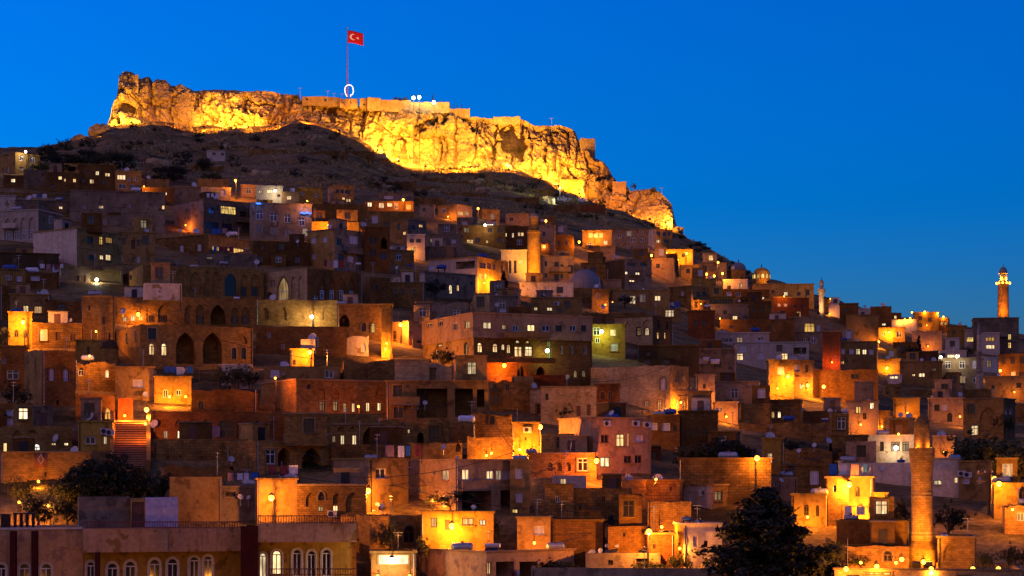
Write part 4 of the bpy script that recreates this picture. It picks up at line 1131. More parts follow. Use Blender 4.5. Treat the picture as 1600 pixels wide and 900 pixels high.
# ------------------------------------------------------------------ stairs
def stairs():
    root = ob('stone_stairs', None, None, at(203, 734, D(203, 734)))
    tag(root, 'steep stone stairway between houses, lit red-orange by the lamp above', 'stairs')
    inv = mat_of(root).inverted()
    n = 22
    for i in range(n):
        k = i / (n - 1); py = 733 + (657 - 733) * k
        Y = D(203, py) - 2.2; p, q = at(177, py, Y), at(231, py, Y)
        jig = random.Random(i)
        mb = MB().box(p.x, q.x, Y + 0.22, Y + 2.5, p.z - 1.2, p.z - 0.14).box(p.x + jig.uniform(0, .2), q.x - jig.uniform(0, .2), Y - jig.uniform(0, .1), Y + 2.4, p.z - 0.139, p.z)
        me = mesh_from('step', mb.v, mb.f, ('brown', 'step_stone'), mi=[0]*6 + [1]*6)  # darker risers put the shade under each tread into the colour
        o = ob('step', me, root); o.matrix_parent_inverse = inv
    for px, w in ((175.0, 1.6), (232, 1.6)):
        p0, p1 = at(px, 733, D(203, 733) - 2.6), at(px, 655, D(203, 657) - 1.6)
        v = []
        for p in (p0, p1):
            for dx in (-0.22, 0.22): v += [(p.x + dx, p.y, p.z - 3), (p.x + dx, p.y, p.z + 0.9)]
        me = mesh_from('side_wall', v, [(0,1,3,2),(4,6,7,5),(0,4,5,1),(2,3,7,6),(1,5,7,3)], ('stone',))
        o = ob('side_wall', me, root); o.matrix_parent_inverse = inv
stairs()

# ------------------------------------------------------------------ lamps
LAMPMESH = {}
def lamp_parts():
    LAMPMESH['bulb'] = {}
    for k in ('bulb_sodium', 'bulb_white'):
        bm = bmesh.new(); bmesh.ops.create_icosphere(bm, subdivisions=2, radius=0.27)
        me = bpy.data.meshes.new('bulb'); bm.to_mesh(me); bm.free(); me.materials.append(M[k]); LAMPMESH['bulb'][k] = me
    LAMPMESH['head'] = MB().lathe([(0.20, 0.27), (0.24, 0.30), (0.16, 0.42), (0.07, 0.46)], 12).mesh('lamp_head', 'iron')
    LAMPMESH['arm'] = MB().path([(0, 0.9, -0.35), (0, 0.85, 0.1), (0, 0.6, 0.4), (0, 0.25, 0.46), (0, 0, 0.42)], 0.045).mesh('arm', 'iron')
    LAMPMESH['bracket'] = MB().path([(0, 1.6, 0.1), (0, 1.0, 0.48), (0, 0.4, 0.5), (0, 0, 0.42)], 0.04).mesh('bracket', 'iron')
lamp_parts()
LAMPS = []
SOD = (1.0, 0.33, 0.028); WHT = (1.0, 0.88, 0.62); GRN = (0.75, 1.0, 0.22); RED = (1.0, 0.22, 0.018)
def lamp(px, py, power=1500, kind='p', dist=2.2, color=SOD, Y=None, label=None, size=1.0):
    rec = seen_at(px, py + 3)
    if Y is None:
        Y = (depth_on(rec, px) - dist) if rec else D(px, py + 30) - 1.0
    P = at(px, py, Y)
    white = color is WHT
    bulb = LAMPMESH['bulb']['bulb_white' if white or color is GRN else 'bulb_sodium']
    if kind == 'p':
        zg = ground_at(P.x, Y + 0.9)
        hgt = P.z - zg
        root = ob('street_lamp', None, None, (P.x, Y + 0.9, zg))
        L = lambda z: (0, -0.9, z)
        hp = hgt - 0.35 + 0.02
        MB().tube((0, 0, -0.3), (0, 0, hp), 0.10, 0.06, 8).build('pole', 'iron', root)
        ob('arm', LAMPMESH['arm'], root, L(hgt))
        top = L(hgt)
    else:
        root = ob('wall_lamp', None, None, (P.x, Y, P.z))
        ob('bracket', LAMPMESH['bracket'], root, scale=(1, max(0.3, dist / 1.6), 1))
        top = (0, 0, 0)
    ob('lamp_head', LAMPMESH['head'], root, top, scale=(size,)*3)
    ob('bulb', bulb, root, top, scale=(size,)*3)
    ld = bpy.data.lights.new('lamp_light', 'POINT'); ld.energy = power; ld.color = color; ld.shadow_soft_size = 0.12
    lo = ob('lamp_light', ld, root, (top[0], top[1] - 0.1, top[2] - 0.27 * size - 0.15))
    col_w = 'white' if white else ('green-white' if color is GRN else 'orange')
    LAMPS.append(dict(root=root, px=px, py=py, label=label, base=f'{col_w} {"street lamp on a pole" if kind == "p" else "lamp on a wall bracket"}'))
    return root

prim = True
for a in (
    (368,282,1700,'p'), (514,352,2200,'p',3), (630,312,1400,'p',3), (747,326,900,'p'), (853,345,1500,'p'), (930,368,1300,'p'), (905,378,1300,'w'),
    (1018,399,1300,'p'), (1041,395,1500,'p',2), (1073,396,1300,'p'), (1122,410,1300,'p'), (1104,428,1400,'p'), (1116,431,1400,'p',2), (1129,427,1400,'p'),
    (36,503,2600,'p',2.5), (216,491,700,'w',1.6), (626,507,2000,'p',5), (484,550,1800,'p',2.0), (788,571,800,'w',1.6,RED), (229,640,2600,'w',1.6), (424,778,1500,'p',2.5),
    (575,767,1500,'w',1.8), (706,822,1900,'w',1.7), (932,720,1500,'w',1.8,RED), (1183,716,650,'p',1.2), (1231,588,1600,'w',1.7), (1287,604,1700,'p',5),
    (1389,519,1500,'w',1.7), (1373,534,900,'p'), (1563,579,1700,'p',3), (1386,575,800,'w',1.6), (1554,748,1800,'p',3), (1561,756,900,'w',1.7), (1327,757,2600,'p',2.6),
    (1345,795,1500,'w',1.7), (844,667,2600,'p',3.2), (1014,831,2600,'p',None), (1262,602,900,'w',1.7),
    (225,284,900,'w',1.7), (643,386,700,'w',1.7), (602,545,1900,'w',1.8), (604,505,1300,'w',1.8), (265,606,1900,'w',2.2), (290,600,500,'w',2), (778,442,4200,'w',3), (757,440,3200,'w',3),
    (1064,622,1600,'w',2.0), (946,455,500,'w',1.6), (957,455,500,'w',1.6), (1105,600,900,'w',2.2), (1185,600,1500,'w',2.5), (1135,640,700,'w',2.0), (1215,606,1400,'w',1.8),
    (1300,566,900,'w',1.8,RED), (1378,660,900,'w',1.7), (1418,640,1000,'w',1.8), (1404,668,500,'w',2), (1345,657,700,'w',2), (1475,695,700,'w',2), (1262,800,1300,'w',2), (1374,797,900,'w',1.8),
    (1034,815,1500,'w',3), (1062,850,900,'w',2), (140,545,1300,'w',2.2), (150,505,900,'p',5), (60,745,900,'w',2.5), (30,785,1500,'p'), (75,790,1300,'p'),
    (480,302,1000,'w',2.2), (1582,775,1300,'w',2), (640,870,500,'w',2), (590,880,500,'w',2), (675,770,900,'p',3), (835,845,500,'w',2), (760,700,900,'w',2), (1025,745,600,'w',2,RED),
    (1448,500,500,'w',1.7), (1450,530,600,'w',2), (1296,478,600,'w',1.5), (1225,450,600,'w',1.8), (1095,445,700,'w',2), (1125,475,700,'w',2), (1060,402,500,'w',2), (700,332,500,'w',2),
    (195,645,1100,'w',1.6,RED), (560,600,900,'p',6,RED), (430,585,900,'p',6,RED), (1040,640,900,'p',2), (850,372,700,'w',2), (290,310,500,'w',2,RED), (1400,870,900,'w',2.2), (1345,868,900,'w',2.2),
    (960,640,700,'p',4,RED), (1500,640,500,'w',3), (1255,560,600,'w',2), (1585,605,500,'w',2), (830,395,1200,'w',4), (838,430,1000,'w',4),
    ):
    a = list(a)
    prim = prim and a[:2] != [225, 284]
    if len(a) > 4 and a[4] is None: a[4] = 2.2
    if prim: a[2] *= 1.6
    if not prim:
        a[2] *= 0.8
        rc = seen_at(a[0], a[1] + 3)
        if rc and rc['bot'] - rc['top'] > 12: a[1] = max(a[1], rc['top'] + 0.72 * (rc['bot'] - rc['top']))
    lamp(*a, size=1.0 if prim else 0.5)
lamp(487, 495, 900, 'p', 2.2, WHT); lamp(151, 437, 500, 'w', 0.6, WHT); lamp(40, 237, 500, 'p', 2, WHT); lamp(940, 518, 500, 'w', 1.6, GRN); lamp(855, 548, 120, 'w', 1.5, GRN)
lamp(612, 876, 500, 'w', 1.7, WHT); lamp(1400, 700, 250, 'w', 1.5, WHT); lamp(1470, 558, 350, 'w', 2.0, WHT); lamp(1495, 557, 350, 'w', 2.0, WHT); lamp(430, 298, 400, 'w', 2.0, WHT); lamp(758, 352, 350, 'w', 2, WHT)
for x, y in ((1425,488),(1445,487),(1465,489),(1474,495),(1414,499),(1405,501),(1422,497),(1298,467),(1302,467)):
    lamp(x, y, 350, 'w', 0.4, SOD, size=0.9)
for x in (70, 215, 330, 470):
    lamp(x, 930, 550, 'p', 2, SOD, Y=153)  # added street lamps below the view, to brighten the front building
_bz = by_label('tall wall blazing')
lamp(812, 702, 3800, 'w', 2.6, SOD, Y=_bz['Y'] - 2.8, size=0.5); lamp(832, 704, 3000, 'w', 2.6, SOD, Y=_bz['Y'] - 2.6, size=0.5); lamp(768, 708, 1500, 'w', 2.5, SOD, size=0.5)
lamp(655, 572, 1800, 'p', 2, SOD, Y=_fl['Y'] + 2, size=0.6)  # added lamp, turns the left side of the flats orange
lamp(885, 690, 2000, 'w', 2.4, SOD, size=0.5)
lamp(227, 662, 1500, 'w', 1.7, RED, Y=D(203, 690) - 3.5, size=0.5)  # added lamp, brightens the stairs from mid-flight
lamp(875, 293, 5000, 'p', 2, (0.9, 1.0, 0.5), Y=556)

for x, y in ((1370, 885), (1409, 874), (1443, 878), (1455, 889), (1322, 889), (1520, 889), (1560, 889)):
    lamp(x, y, 700, 'w', 1.0, SOD, Y=163.0 if y > 880 else 166.0, size=0.75)
# floodlights: a tilted box with a glowing lens on a stand
FH = MB().box(-0.35, 0.35, -0.22, 0.16, -0.26, 0.26).mesh('housing', 'iron')
FL = MB().box(-0.29, 0.29, 0.161, 0.19, -0.2, 0.2).mesh('lens', 'bulb_flood')
FS = MB().box(-0.40, -0.36, -0.05, 0.05, -0.7, 0.05).box(0.36, 0.40, -0.05, 0.05, -0.7, 0.05).box(-0.4, 0.4, -0.05, 0.05, -0.74, -0.7).mesh('stand', 'iron')
FLOODS = []
def flood(px, py, power, tgt, Y, color=(1.0, 0.50, 0.045), angle=130, label=None, zoff=0.9):
    """stands on the ground and looks at tgt"""
    x = (px - 800) / F * Y
    P = at(px, py, Y); P.z = max(P.z, ground_at(x, Y) + zoff)
    root = ob('floodlight', None, None, P)
    d = (tgt - P).normalized()
    rot = d.to_track_quat('Y', 'Z').to_euler()
    ob('stand', FS, root, (0, 0, 0), (0, 0, rot.z))
    h = ob('housing', FH, root, (0, 0, 0), rot)
    ob('lens', FL, h)
    ld = bpy.data.lights.new('flood_light', 'SPOT'); ld.energy = power; ld.color = color; ld.spot_size = rad(angle); ld.spot_blend = 0.9; ld.shadow_soft_size = 0.25
    ob('flood_light', ld, root, d * 0.35, d.to_track_quat('-Z', 'Y').to_euler())
    FLOODS.append(dict(root=root, px=px, py=py, label=label))
    return root
GOLD = (1.0, 0.41, 0.028); AMB = (1.0, 0.31, 0.02)
for px, back, w, c in ((186,9,9,GOLD),(205,11,12,GOLD),(270,12,16,AMB),(318,12,18,GOLD),(350,9,18,GOLD),(388,9,18,GOLD),(430,13,20,AMB),(480,15,24,AMB),(530,15,26,GOLD),(590,9,26,GOLD),(623,12,30,GOLD),(665,16,30,GOLD),(703,24,34,GOLD),(735,24,34,GOLD),(795,22,26,GOLD),(845,12,22,GOLD),(873,10,18,GOLD),(905,9,16,GOLD),(945,9,16,AMB),(985,9,17,AMB),(1015,9,17,AMB),(1042,8,12,GOLD)):
    Y = YC(px) - back - 5
    x = (px - 800) / F * Y; z = ground_at(x, Y)
    py = HZ - (z + 1.8) * F / Y
    t = (T(px) + B(px)) / 2
    flood(px, py, w * 760, at(px, t, YC(px) + 2), Y, c, 158)
for px, back, w in ((186,4,3),(197,4,3),(345,4,4),(383,4,4),(590,5,5),(600,5,4),(623,6,6),(705,18,9),(733,18,9),(796,15,8),(843,7,4),(873,6,4),(905,5,3),(1040,4,3)):
    Y = YC(px) - back; x = (px - 800) / F * Y
    flood(px, HZ - (ground_at(x, Y) + 2.4) * F / Y, w * 7000, at(px, B(px) - 8, YC(px)), Y, (1.0, 0.52, 0.06), 150)
# town floodlights at the hall in the bottom right and on the big minaret
for px, py, Y, tg in ((1370,886,174,(1400,850,178)),(1409,876,174.5,(1440,800,179)),(1444,879,174,(1441,760,178)),(1455,889,172,(1470,850,180)),(1355,878,175,(1320,850,180))):
    flood(px, py, 2600, at(*tg), Y, SOD, 150, zoff=-99)

# ------------------------------------------------------------------ minarets and domes
def cyl_uv(me, k=1.0):
    uv = me.uv_layers.new(name='UVMap')
    for poly in me.polygons:
        for li in poly.loop_indices:
            v = me.vertices[me.loops[li].vertex_index].co
            uv.data[li].uv = (math.atan2(v.y, v.x) * max(0.4, math.hypot(v.x, v.y)) * k, v.z * k)
def turned(name, prof, mat, root, n=24, smooth=True):
    me = MB().lathe(prof, n).mesh(name, mat)
    cyl_uv(me)
    return ob(name, me, root)

def minaret(px, rows, Y, segs, label, mat='stone', n=24, cap_mat='minaret_cap'):
    """segs: (part name, [(half width px, row), ...], material)"""
    zb = (HZ - rows[1]) / F * Y
    root = ob('minaret', None, None, at(px, rows[1], Y))
    s = Y / F
    for nm, pts, m in segs:
        prof = [(max(0.02, w * s), (HZ - r) * s - zb) for w, r in pts]
        prof.sort(key=lambda q: q[1]) if nm != 'balcony' else None
        turned(nm, prof, m or mat, root, n)
    tag(root, label, 'minaret')
    return root
Y5 = D(1440, 874)
m5 = minaret(1440.5, (0, 878), Y5, [
    ('base', [(21, 930), (21, 858), (17, 846), (16.5, 845)], 'stone'),
    ('shaft', [(16.6, 846), (16.3, 740)], 'stone'),
    ('balcony', [(16.2, 740.5), (17, 736), (19.5, 712), (19.8, 703), (19.8, 700), (18.4, 700), (18.4, 704), (12.6, 704.2)], 'stone'),
    ('lantern', [(12.3, 705), (12.1, 668)], 'stone'),
    ('cap', [(12.4, 668.5), (12.2, 664), (10.4, 658), (6.5, 652), (1.6, 648.5), (0.8, 647)], 'stone'),
    ('finial', [(0.5, 648), (0.9, 645), (0.4, 643.5), (1.0, 641), (0.3, 638), (0.7, 636), (0.15, 632)], 'iron')],
    'thick round stone minaret with a corbelled balcony, nearest of the minarets, bottom right', n=32)
for a_ in (-2.3, -0.85):  # added balcony lamps that brighten the lantern above
    ld = bpy.data.lights.new('balcony_light', 'POINT'); ld.energy = 60; ld.color = SOD; ld.shadow_soft_size = 0.08
    ob('balcony_light', ld, m5, (math.cos(a_) * 17.2 * Y5 / F, math.sin(a_) * 17.2 * Y5 / F, (878 - 697) * Y5 / F))
    ob('bulb', LAMPMESH['bulb']['bulb_sodium'], m5, (math.cos(a_) * 17.4 * Y5 / F, math.sin(a_) * 17.4 * Y5 / F, (878 - 701) * Y5 / F), scale=(0.3,)*3)
for r in (733, 770, 776, 832, 838):
    sf = Y5 / F; zz = (HZ - r) * sf - (HZ - 878) * sf
    turned('ring', [(16.5*sf, zz-0.06), (17.2*sf, zz-0.05), (17.2*sf, zz+0.05), (16.5*sf, zz+0.06)], 'pale', m5, 32)
Y1 = D(834, 446) - 2
minaret(834.5, (0, 446), Y1, [
    ('shaft', [(10.8, 470), (10.6, 366)], 'stone'),
    ('balcony', [(10.6, 366.4), (11.6, 364), (11.6, 361), (10.4, 361), (10.4, 363), (7.6, 363)], 'stone'),
    ('lantern', [(7.4, 364), (7.2, 341)], 'stone'),
    ('cap', [(7.5, 341.4), (7.2, 338), (5.5, 334.5), (2.5, 332.6), (0.4, 332)], 'minaret_cap')],
    'thick yellow-lit minaret with a rounded top in the upper middle of the town')
Y2 = D(1283, 494) - 1
minaret(1283.5, (0, 492), Y2, [
    ('shaft', [(4.6, 500), (4.0, 462)], 'limestone'),
    ('balcony', [(4.0, 462), (6.0, 457), (6.3, 453), (6.3, 451.5), (5.5, 451.5), (5.5, 453), (3.4, 453)], 'limestone'),
    ('lantern', [(3.3, 454), (3.2, 443)], 'limestone'),
    ('cap', [(3.7, 443), (3.3, 440), (2.0, 438), (0.5, 437)], 'minaret_cap'),
    ('finial', [(0.3, 437.5), (0.5, 435.5), (0.15, 433)], 'iron')],
    'small slender minaret on the ridge right of the lit domes')
Y3 = 500
m3 = minaret(1567.5, (0, 500), Y3, [
    ('shaft', [(9.0, 510), (8.3, 446)], 'stone'),
    ('balcony', [(7.9, 446), (9.4, 443), (9.8, 441), (9.8, 439.5), (9.0, 439.5), (9.0, 441), (6.0, 441)], 'pale'),
    ('lantern', [(5.6, 441.5), (5.6, 428)], 'pale'),
    ('cornice', [(5.6, 428.2), (6.9, 427.6), (6.9, 426.4), (6.0, 426.2)], 'pale'),
    ('cap', [(6.3, 426.6), (6.2, 423), (4.6, 419.5), (2.2, 417.4), (0.4, 416.5)], 'lead'),
    ('finial', [(0.25, 417), (0.45, 415), (0.15, 412)], 'iron')],
    'tall round minaret with a glowing balcony on the far right of the ridge')
sf = Y3 / F
for i in range(10):
    a = 2 * PI * i / 10; z = (500 - 442.6) * sf
    o = ob('bulb', LAMPMESH['bulb']['bulb_sodium'], m3, (math.cos(a) * 10.2 * sf, math.sin(a) * 10.2 * sf, z), scale=(1.1,)*3)
for i in range(4):
    a = PI / 4 + PI / 2 * i - PI / 2
    ld = bpy.data.lights.new('balcony_light', 'POINT'); ld.energy = 650; ld.color = (1, 0.5, 0.12); ld.shadow_soft_size = 0.2
    ob('balcony_light', ld, m3, (math.cos(a) * 8.2 * sf, math.sin(a) * 8.2 * sf, (500 - 437) * sf))
Y4 = D(1529, 626) - 2
minaret(1529.5, (0, 626), Y4, [
    ('shaft', [(4.9, 645), (4.4, 584)], 'limestone'),
    ('balcony', [(4.4, 584), (6.0, 580), (6.3, 577.5), (5.6, 577.4), (5.6, 579), (4.2, 579)], 'limestone'),
    ('upper_shaft', [(4.2, 579.5), (3.8, 556)], 'limestone'),
    ('upper_balcony', [(3.8, 556), (5.4, 552), (5.6, 550), (4.9, 549.8), (4.9, 551), (3.3, 551)], 'limestone'),
    ('lantern', [(3.3, 551.5), (3.1, 523)], 'limestone'),
    ('spire', [(3.4, 523.2), (1.8, 511), (0.5, 504)], 'lead'),
    ('finial', [(0.3, 505), (0.6, 503), (0.15, 500.5)], 'iron')],
    'slim pale minaret with two balconies and a pointed spire on the right')

for px, py, Y, tg, w, c in ((826, 437, Y1 - 6, (834, 395, Y1), 7000, GOLD), (842, 437, Y1 - 6, (835, 380, Y1), 6000, GOLD), (1563, 497, Y3 - 5, (1567, 465, Y3), 3600, AMB), (1572, 497, Y3 - 5, (1568, 460, Y3), 2600, AMB),
                            (1524, 622, Y4 - 4, (1529, 570, Y4), 4000, (1.0, 0.6, 0.25)), (1279, 489, Y2 - 4, (1283, 465, Y2), 3000, (1.0, 0.6, 0.25)),
                            (1432, 882, Y5 - 4.5, (1440, 820, Y5), 3600, GOLD), (1450, 882, Y5 - 4.5, (1441, 720, Y5), 2200, SOD), (1200, 440, 500, (1190, 425, 505), 900, GOLD)):
    flood(px, py, w, at(*tg), Y, c, 110, zoff=-99)  # added floodlights that brighten the minarets

def dome(px, rtop, rbase, half, Y, label, mat, drum_row, windows=0, drum_half=None):
    s = Y / F; root = ob('dome', None, None, at(px, drum_row, Y)); z = lambda r: (drum_row - r) * s
    R0 = half * s; H = (rbase - rtop) * s
    dh = (drum_half or half * 1.02) * s
    turned('drum', [(dh, -3), (dh, z(rbase) + 0.02)], 'stone', root, 24)
    prof = [(R0 * math.cos(a), z(rbase) + H * math.sin(a)) for a in [PI/2*i/9 for i in range(10)]]
    prof[-1] = (0.06, prof[-1][1])
    turned('shell', prof, mat, root, 28)
    if windows:
        for i in range(windows):
            a = 2 * PI * i / windows - PI / 2
            ww = R0 * 0.30
            me = mesh_from('window', [(-ww/2,0,0),(ww/2,0,0),(ww/2,0,H*0.5),(0,0,H*0.68),(-ww/2,0,H*0.5)], [(0,1,2,3,4)], ('lit_yellow',))
            ob('window', me, root, (math.cos(a) * (dh + 0.06), math.sin(a) * (dh + 0.06), z(rbase) - H * 0.75), (0, 0, a + PI/2))
    turned('finial', [(0.08, z(rtop) - 0.1), (0.16, z(rtop) + 0.4), (0.05, z(rtop) + 0.9)], 'iron', root, 8)
    tag(root, label, 'dome')
dome(914, 421, 452, 26, D(914, 470), 'broad grey stone dome in the middle of the upper town', 'lead', 470)
dome(1154, 410, 422, 12, 520, 'left and smaller of the two domes on the ridge', 'lead', 434, 0)
dome(1190, 418, 428, 13, 505, 'ribbed dome with glowing arched windows on the ridge', 'ochre', 446, 12)
dome(1123.5, 735, 744, 8.5, D(1123, 786) + 4, 'tiny white dome on a rooftop right of the centre', 'dish', 748)
dome(171, 530, 546, 14, D(171, 566) - 1, 'dark squat stone dome beside the orange tower house', 'dark', 566)

# ------------------------------------------------------------------ castle
def castle_wall(a, b, top, bot, label, ops='', mat='pale', s=None, yoff=6.0, ext=1, jag=0.45):
    r = house(a, b, s, top, bot, mat, f'Y={YC((a+b)/2) + yoff} ext={ext} nc d=5' + (f' j{jag}' if jag else ''), ops, label=label, name='castle_wall', cat='castle wall')
    return r
castle_wall(472, 531, 149, 160, 'castle wall with two small windows just left of the flagpole', 'r478,153,3,4 r507,154,3,4')
castle_wall(531, 559, 152, 164, 'short castle wall at the foot of the flagpole', 'r546,159,3,3', yoff=6.6)
castle_wall(562, 574, 152, 165, 'narrow recessed castle tower right of the flagpole', 'p567,161,4,4', yoff=5.8)
castle_wall(574, 595, 151, 168, 'square projecting castle tower right of the flagpole', yoff=4.5)
castle_wall(595, 642, 155, 170, 'curving castle wall below the rim trees', 'r633,162,2,3', yoff=6.2)
castle_wall(642, 702, 158, 172, 'castle wall under the white floodlamps', yoff=7.2)
castle_wall(702, 734, 168, 180, 'low castle wall stepping down to the right', yoff=7.2)
castle_wall(771, 813, 181, 190, 'flat-topped castle wall above the cliff middle', yoff=8.0)
castle_wall(908, 930, 213, 256, 'leaning ruined castle tower at the cliff break', yoff=7.0, s=904, jag=1.2)
castle_wall(957, 978, 282, 302, 'small square bastion low on the right end of the cliff', yoff=5.0)
castle_wall(875, 912, 278, 302, 'small floodlit wall at the cliff foot near the graveyard', yoff=-2, mat='rubble', jag=0.8)
castle_wall(186, 216, 112, 140, 'ruined corner tower at the left end of the cliff', yoff=7.0, jag=1.5)
castle_wall(243, 262, 124, 140, 'broken wall stump beside the left corner tower', yoff=8.0, jag=1.2)
r = house(878, 946, None, 320, 356, 'brick', 'Y=548 nc d=10', '', label='reddish retaining wall on the slope below the graveyard', name='retaining_wall', cat='wall')
house(323, 352, None, 235, 250, 'white', 'Y=520 d=6', 'r332,238,5,4 r345,239,5,4', label='lone small white house on the dark slope', name='house')

# flagpole, flag, neon sign
def flag():
    px, Y = 543, YC(543) + 5
    base, topz = at(px, 158, Y), at(px, 44, Y).z
    root = ob('flagpole', None, None, base); H = topz - base.z
    MB().tube((0,0,-2), (0,0,H), 0.22, 0.10, 10).build('pole', 'pole_red', root)
    turned('finial', [(0.1, H), (0.28, H+0.25), (0.1, H+0.5)], 'galvanised', root, 10)
    turned('base', [(1.0, -2), (1.0, 0.4), (0.5, 0.5)], 'pale', root, 12)
    tag(root, 'tall red flagpole on top of the castle rock', 'flagpole')
    s = Y / F; fw, fh = 24 * s, 19.5 * s
    fr = ob('flag', None, None, (base.x + 0.15, Y, at(px, 67, Y).z))
    tag(fr, 'red flag with a white crescent and star flying from the castle pole', 'flag')
    def cloth(u, v, off=0.0):
        x = u * fw; y = -0.45 * math.sin(u * 6.5 + v * 0.8) * (0.2 + u) + off
        z = v * fh * (1 - 0.04 * u) - u * u * 1.0
        return (x, y, z)
    nx, nz = 28, 12
    V = [cloth(i/nx, j/nz, o) for o in (0.0, 0.03) for j in range(nz+1) for i in range(nx+1)]
    n = nx + 1; k = n * (nz + 1); f = []
    for j in range(nz):
        for i in range(nx):
            q = (j*n+i, j*n+i+1, (j+1)*n+i+1, (j+1)*n+i); f += [q, tuple(k + e for e in reversed(q))]
    rim = [i for i in range(n)] + [j*n+nx for j in range(1, nz+1)] + [nz*n+i for i in range(nx-1, -1, -1)] + [j*n for j in range(nz-1, 0, -1)]
    f += [(b, a, k+a, k+b) for a, b in zip(rim, rim[1:] + rim[:1])]
    ob('cloth', mesh_from('cloth', V, f, ('flag_red',), True), fr)
    def shape(name, pts):
        v = [cloth(x, z, -0.035) for x, z in pts]; v2 = [cloth(x, z, 0.065) for x, z in pts]
        m = len(v); fc = [tuple(range(m)), tuple(reversed(range(m, 2*m)))] + [(i, (i+1) % m, m+(i+1) % m, m+i) for i in range(m)]
        ob(name, mesh_from(name, v + v2, fc, ('flag_white',)), fr)
    asp = fh / fw; c0 = 0.33; r0, r1 = 0.25, 0.20
    a0 = rad(40)
    out = [(c0 + r0*asp*math.cos(t), 0.5 + r0*math.sin(t)) for t in [a0 + (2*PI - 2*a0)*i/30 for i in range(31)]]
    a1 = rad(56)
    inn = [(c0 + 0.085*asp*1.0 + r1*asp*math.cos(t), 0.5 + r1*math.sin(t)) for t in [a1 + (2*PI - 2*a1)*i/30 for i in range(31)]]
    v = [cloth(x, z, o) for o in (-0.035, 0.065) for x, z in out + inn]; m = len(out); fc = []
    for i in range(m - 1):
        q = (i, i+1, m+i+1, m+i); fc += [q, tuple(2*m + e for e in reversed(q)), (i, 2*m+i, 2*m+i+1, i+1), (m+i, m+i+1, 3*m+i+1, 3*m+i)]
    ob('crescent', mesh_from('crescent', v, fc, ('flag_white',)), fr)
    st = []
    for i in range(10):
        t = PI + i * PI / 5; rr = 0.13 if i % 2 == 0 else 0.055
        st.append((c0 + 0.33*asp*1.0 + 0.03 + rr*asp*math.cos(t), 0.5 + rr*math.sin(t)))
    shape('star', st)
    # outline of a head, drawn in light, on a thin stand
    Y2 = Y - 3; s = Y2 / F
    rt = ob('neon_sign', None, None, at(545.5, 154, Y2))
    pr = [(-3.2,-1),(-5.2,2.5),(-6.3,6),(-6.8,10),(-5.9,13.8),(-3.5,16.4),(0,17.3),(3.4,16.4),(5.6,13.8),(6.2,11),(6.0,9.6),(7.2,7.2),(6.2,6.4),(6.4,5.2),(5.6,4.4),(5.8,2.8),(4.8,1.8),(2.6,1.8),(2.2,-1)]
    MB().path([(x * s, 0, z * s + 0.9) for x, z in pr], 0.13, 8).build('tube', 'neon', rt)
    for x in (-3.2, 2.2): MB().tube((x * s, 0.05, -1.5), (x * s, 0.05, 0.7), 0.05).build('post', 'iron', rt)
    tag(rt, 'glowing outline of a head in profile at the foot of the flagpole', 'neon sign')
flag()
for x, y, t in ((469, 136, 150), (862, 183, 197), (512, 141, 152), (522, 145, 153), (534, 146, 153), (1034, 293, 300)):
    Y = YC(x) + 6; p = at(x, t, Y); H = at(x, y, Y).z - p.z
    rt = ob('mast', None, None, p)
    MB().tube((0,0,-2), (0,0,H), 0.10, 0.05, 6).build('pole', 'galvanised', rt)
    MB().box(-0.8, 0.8, -0.04, 0.04, H*0.85, H*0.85+0.1).build('crossbar', 'galvanised', rt)
    LAMPS.append(dict(root=rt, px=x, py=y, label=None, base='thin mast with a crossbar', cat='mast'))
for x, y in ((646, 153), (655, 152), (678, 160)):
    lamp(x, y, 900, 'p', 2, WHT, Y=YC(x) + 3, label=None, size=2.2)

# gravestones on the lit lawn
GS = [mesh_from('gravestone', *(lambda w, h: ([(-w,-0.08,-0.4),(w,-0.08,-0.4),(w,0.08,-0.4),(-w,0.08,-0.4)] + [(-w,-0.08,h*0.7),(w,-0.08,h*0.7),(w,0.08,h*0.7),(-w,0.08,h*0.7)] + [(0,-0.08,h),(0,0.08,h)], [(0,1,5,8,4),(3,7,9,6,2),(0,4,7,3),(1,2,6,5),(4,8,9,7),(5,6,9,8)]))(0.28, h), ('marble',)) for h in (0.9, 1.2, 1.6)]
rg = random.Random(5)
for i in range(46):
    px = rg.uniform(852, 918) if i < 34 else rg.gauss(903, 5); py = 312 + (px - 850) * 0.05 + rg.uniform(-1.5, 5)
    Y = D(px, py); p = at(px, py, Y); p.z = ground_at(p.x, Y)
    o = ob('gravestone', rg.choice(GS), None, p, (0, rg.uniform(-.06, .06), rg.uniform(-.4, .4)))
    tag(o, 'white upright gravestone on the lit lawn below the cliff', 'gravestone', 'gravestones on the lit lawn')
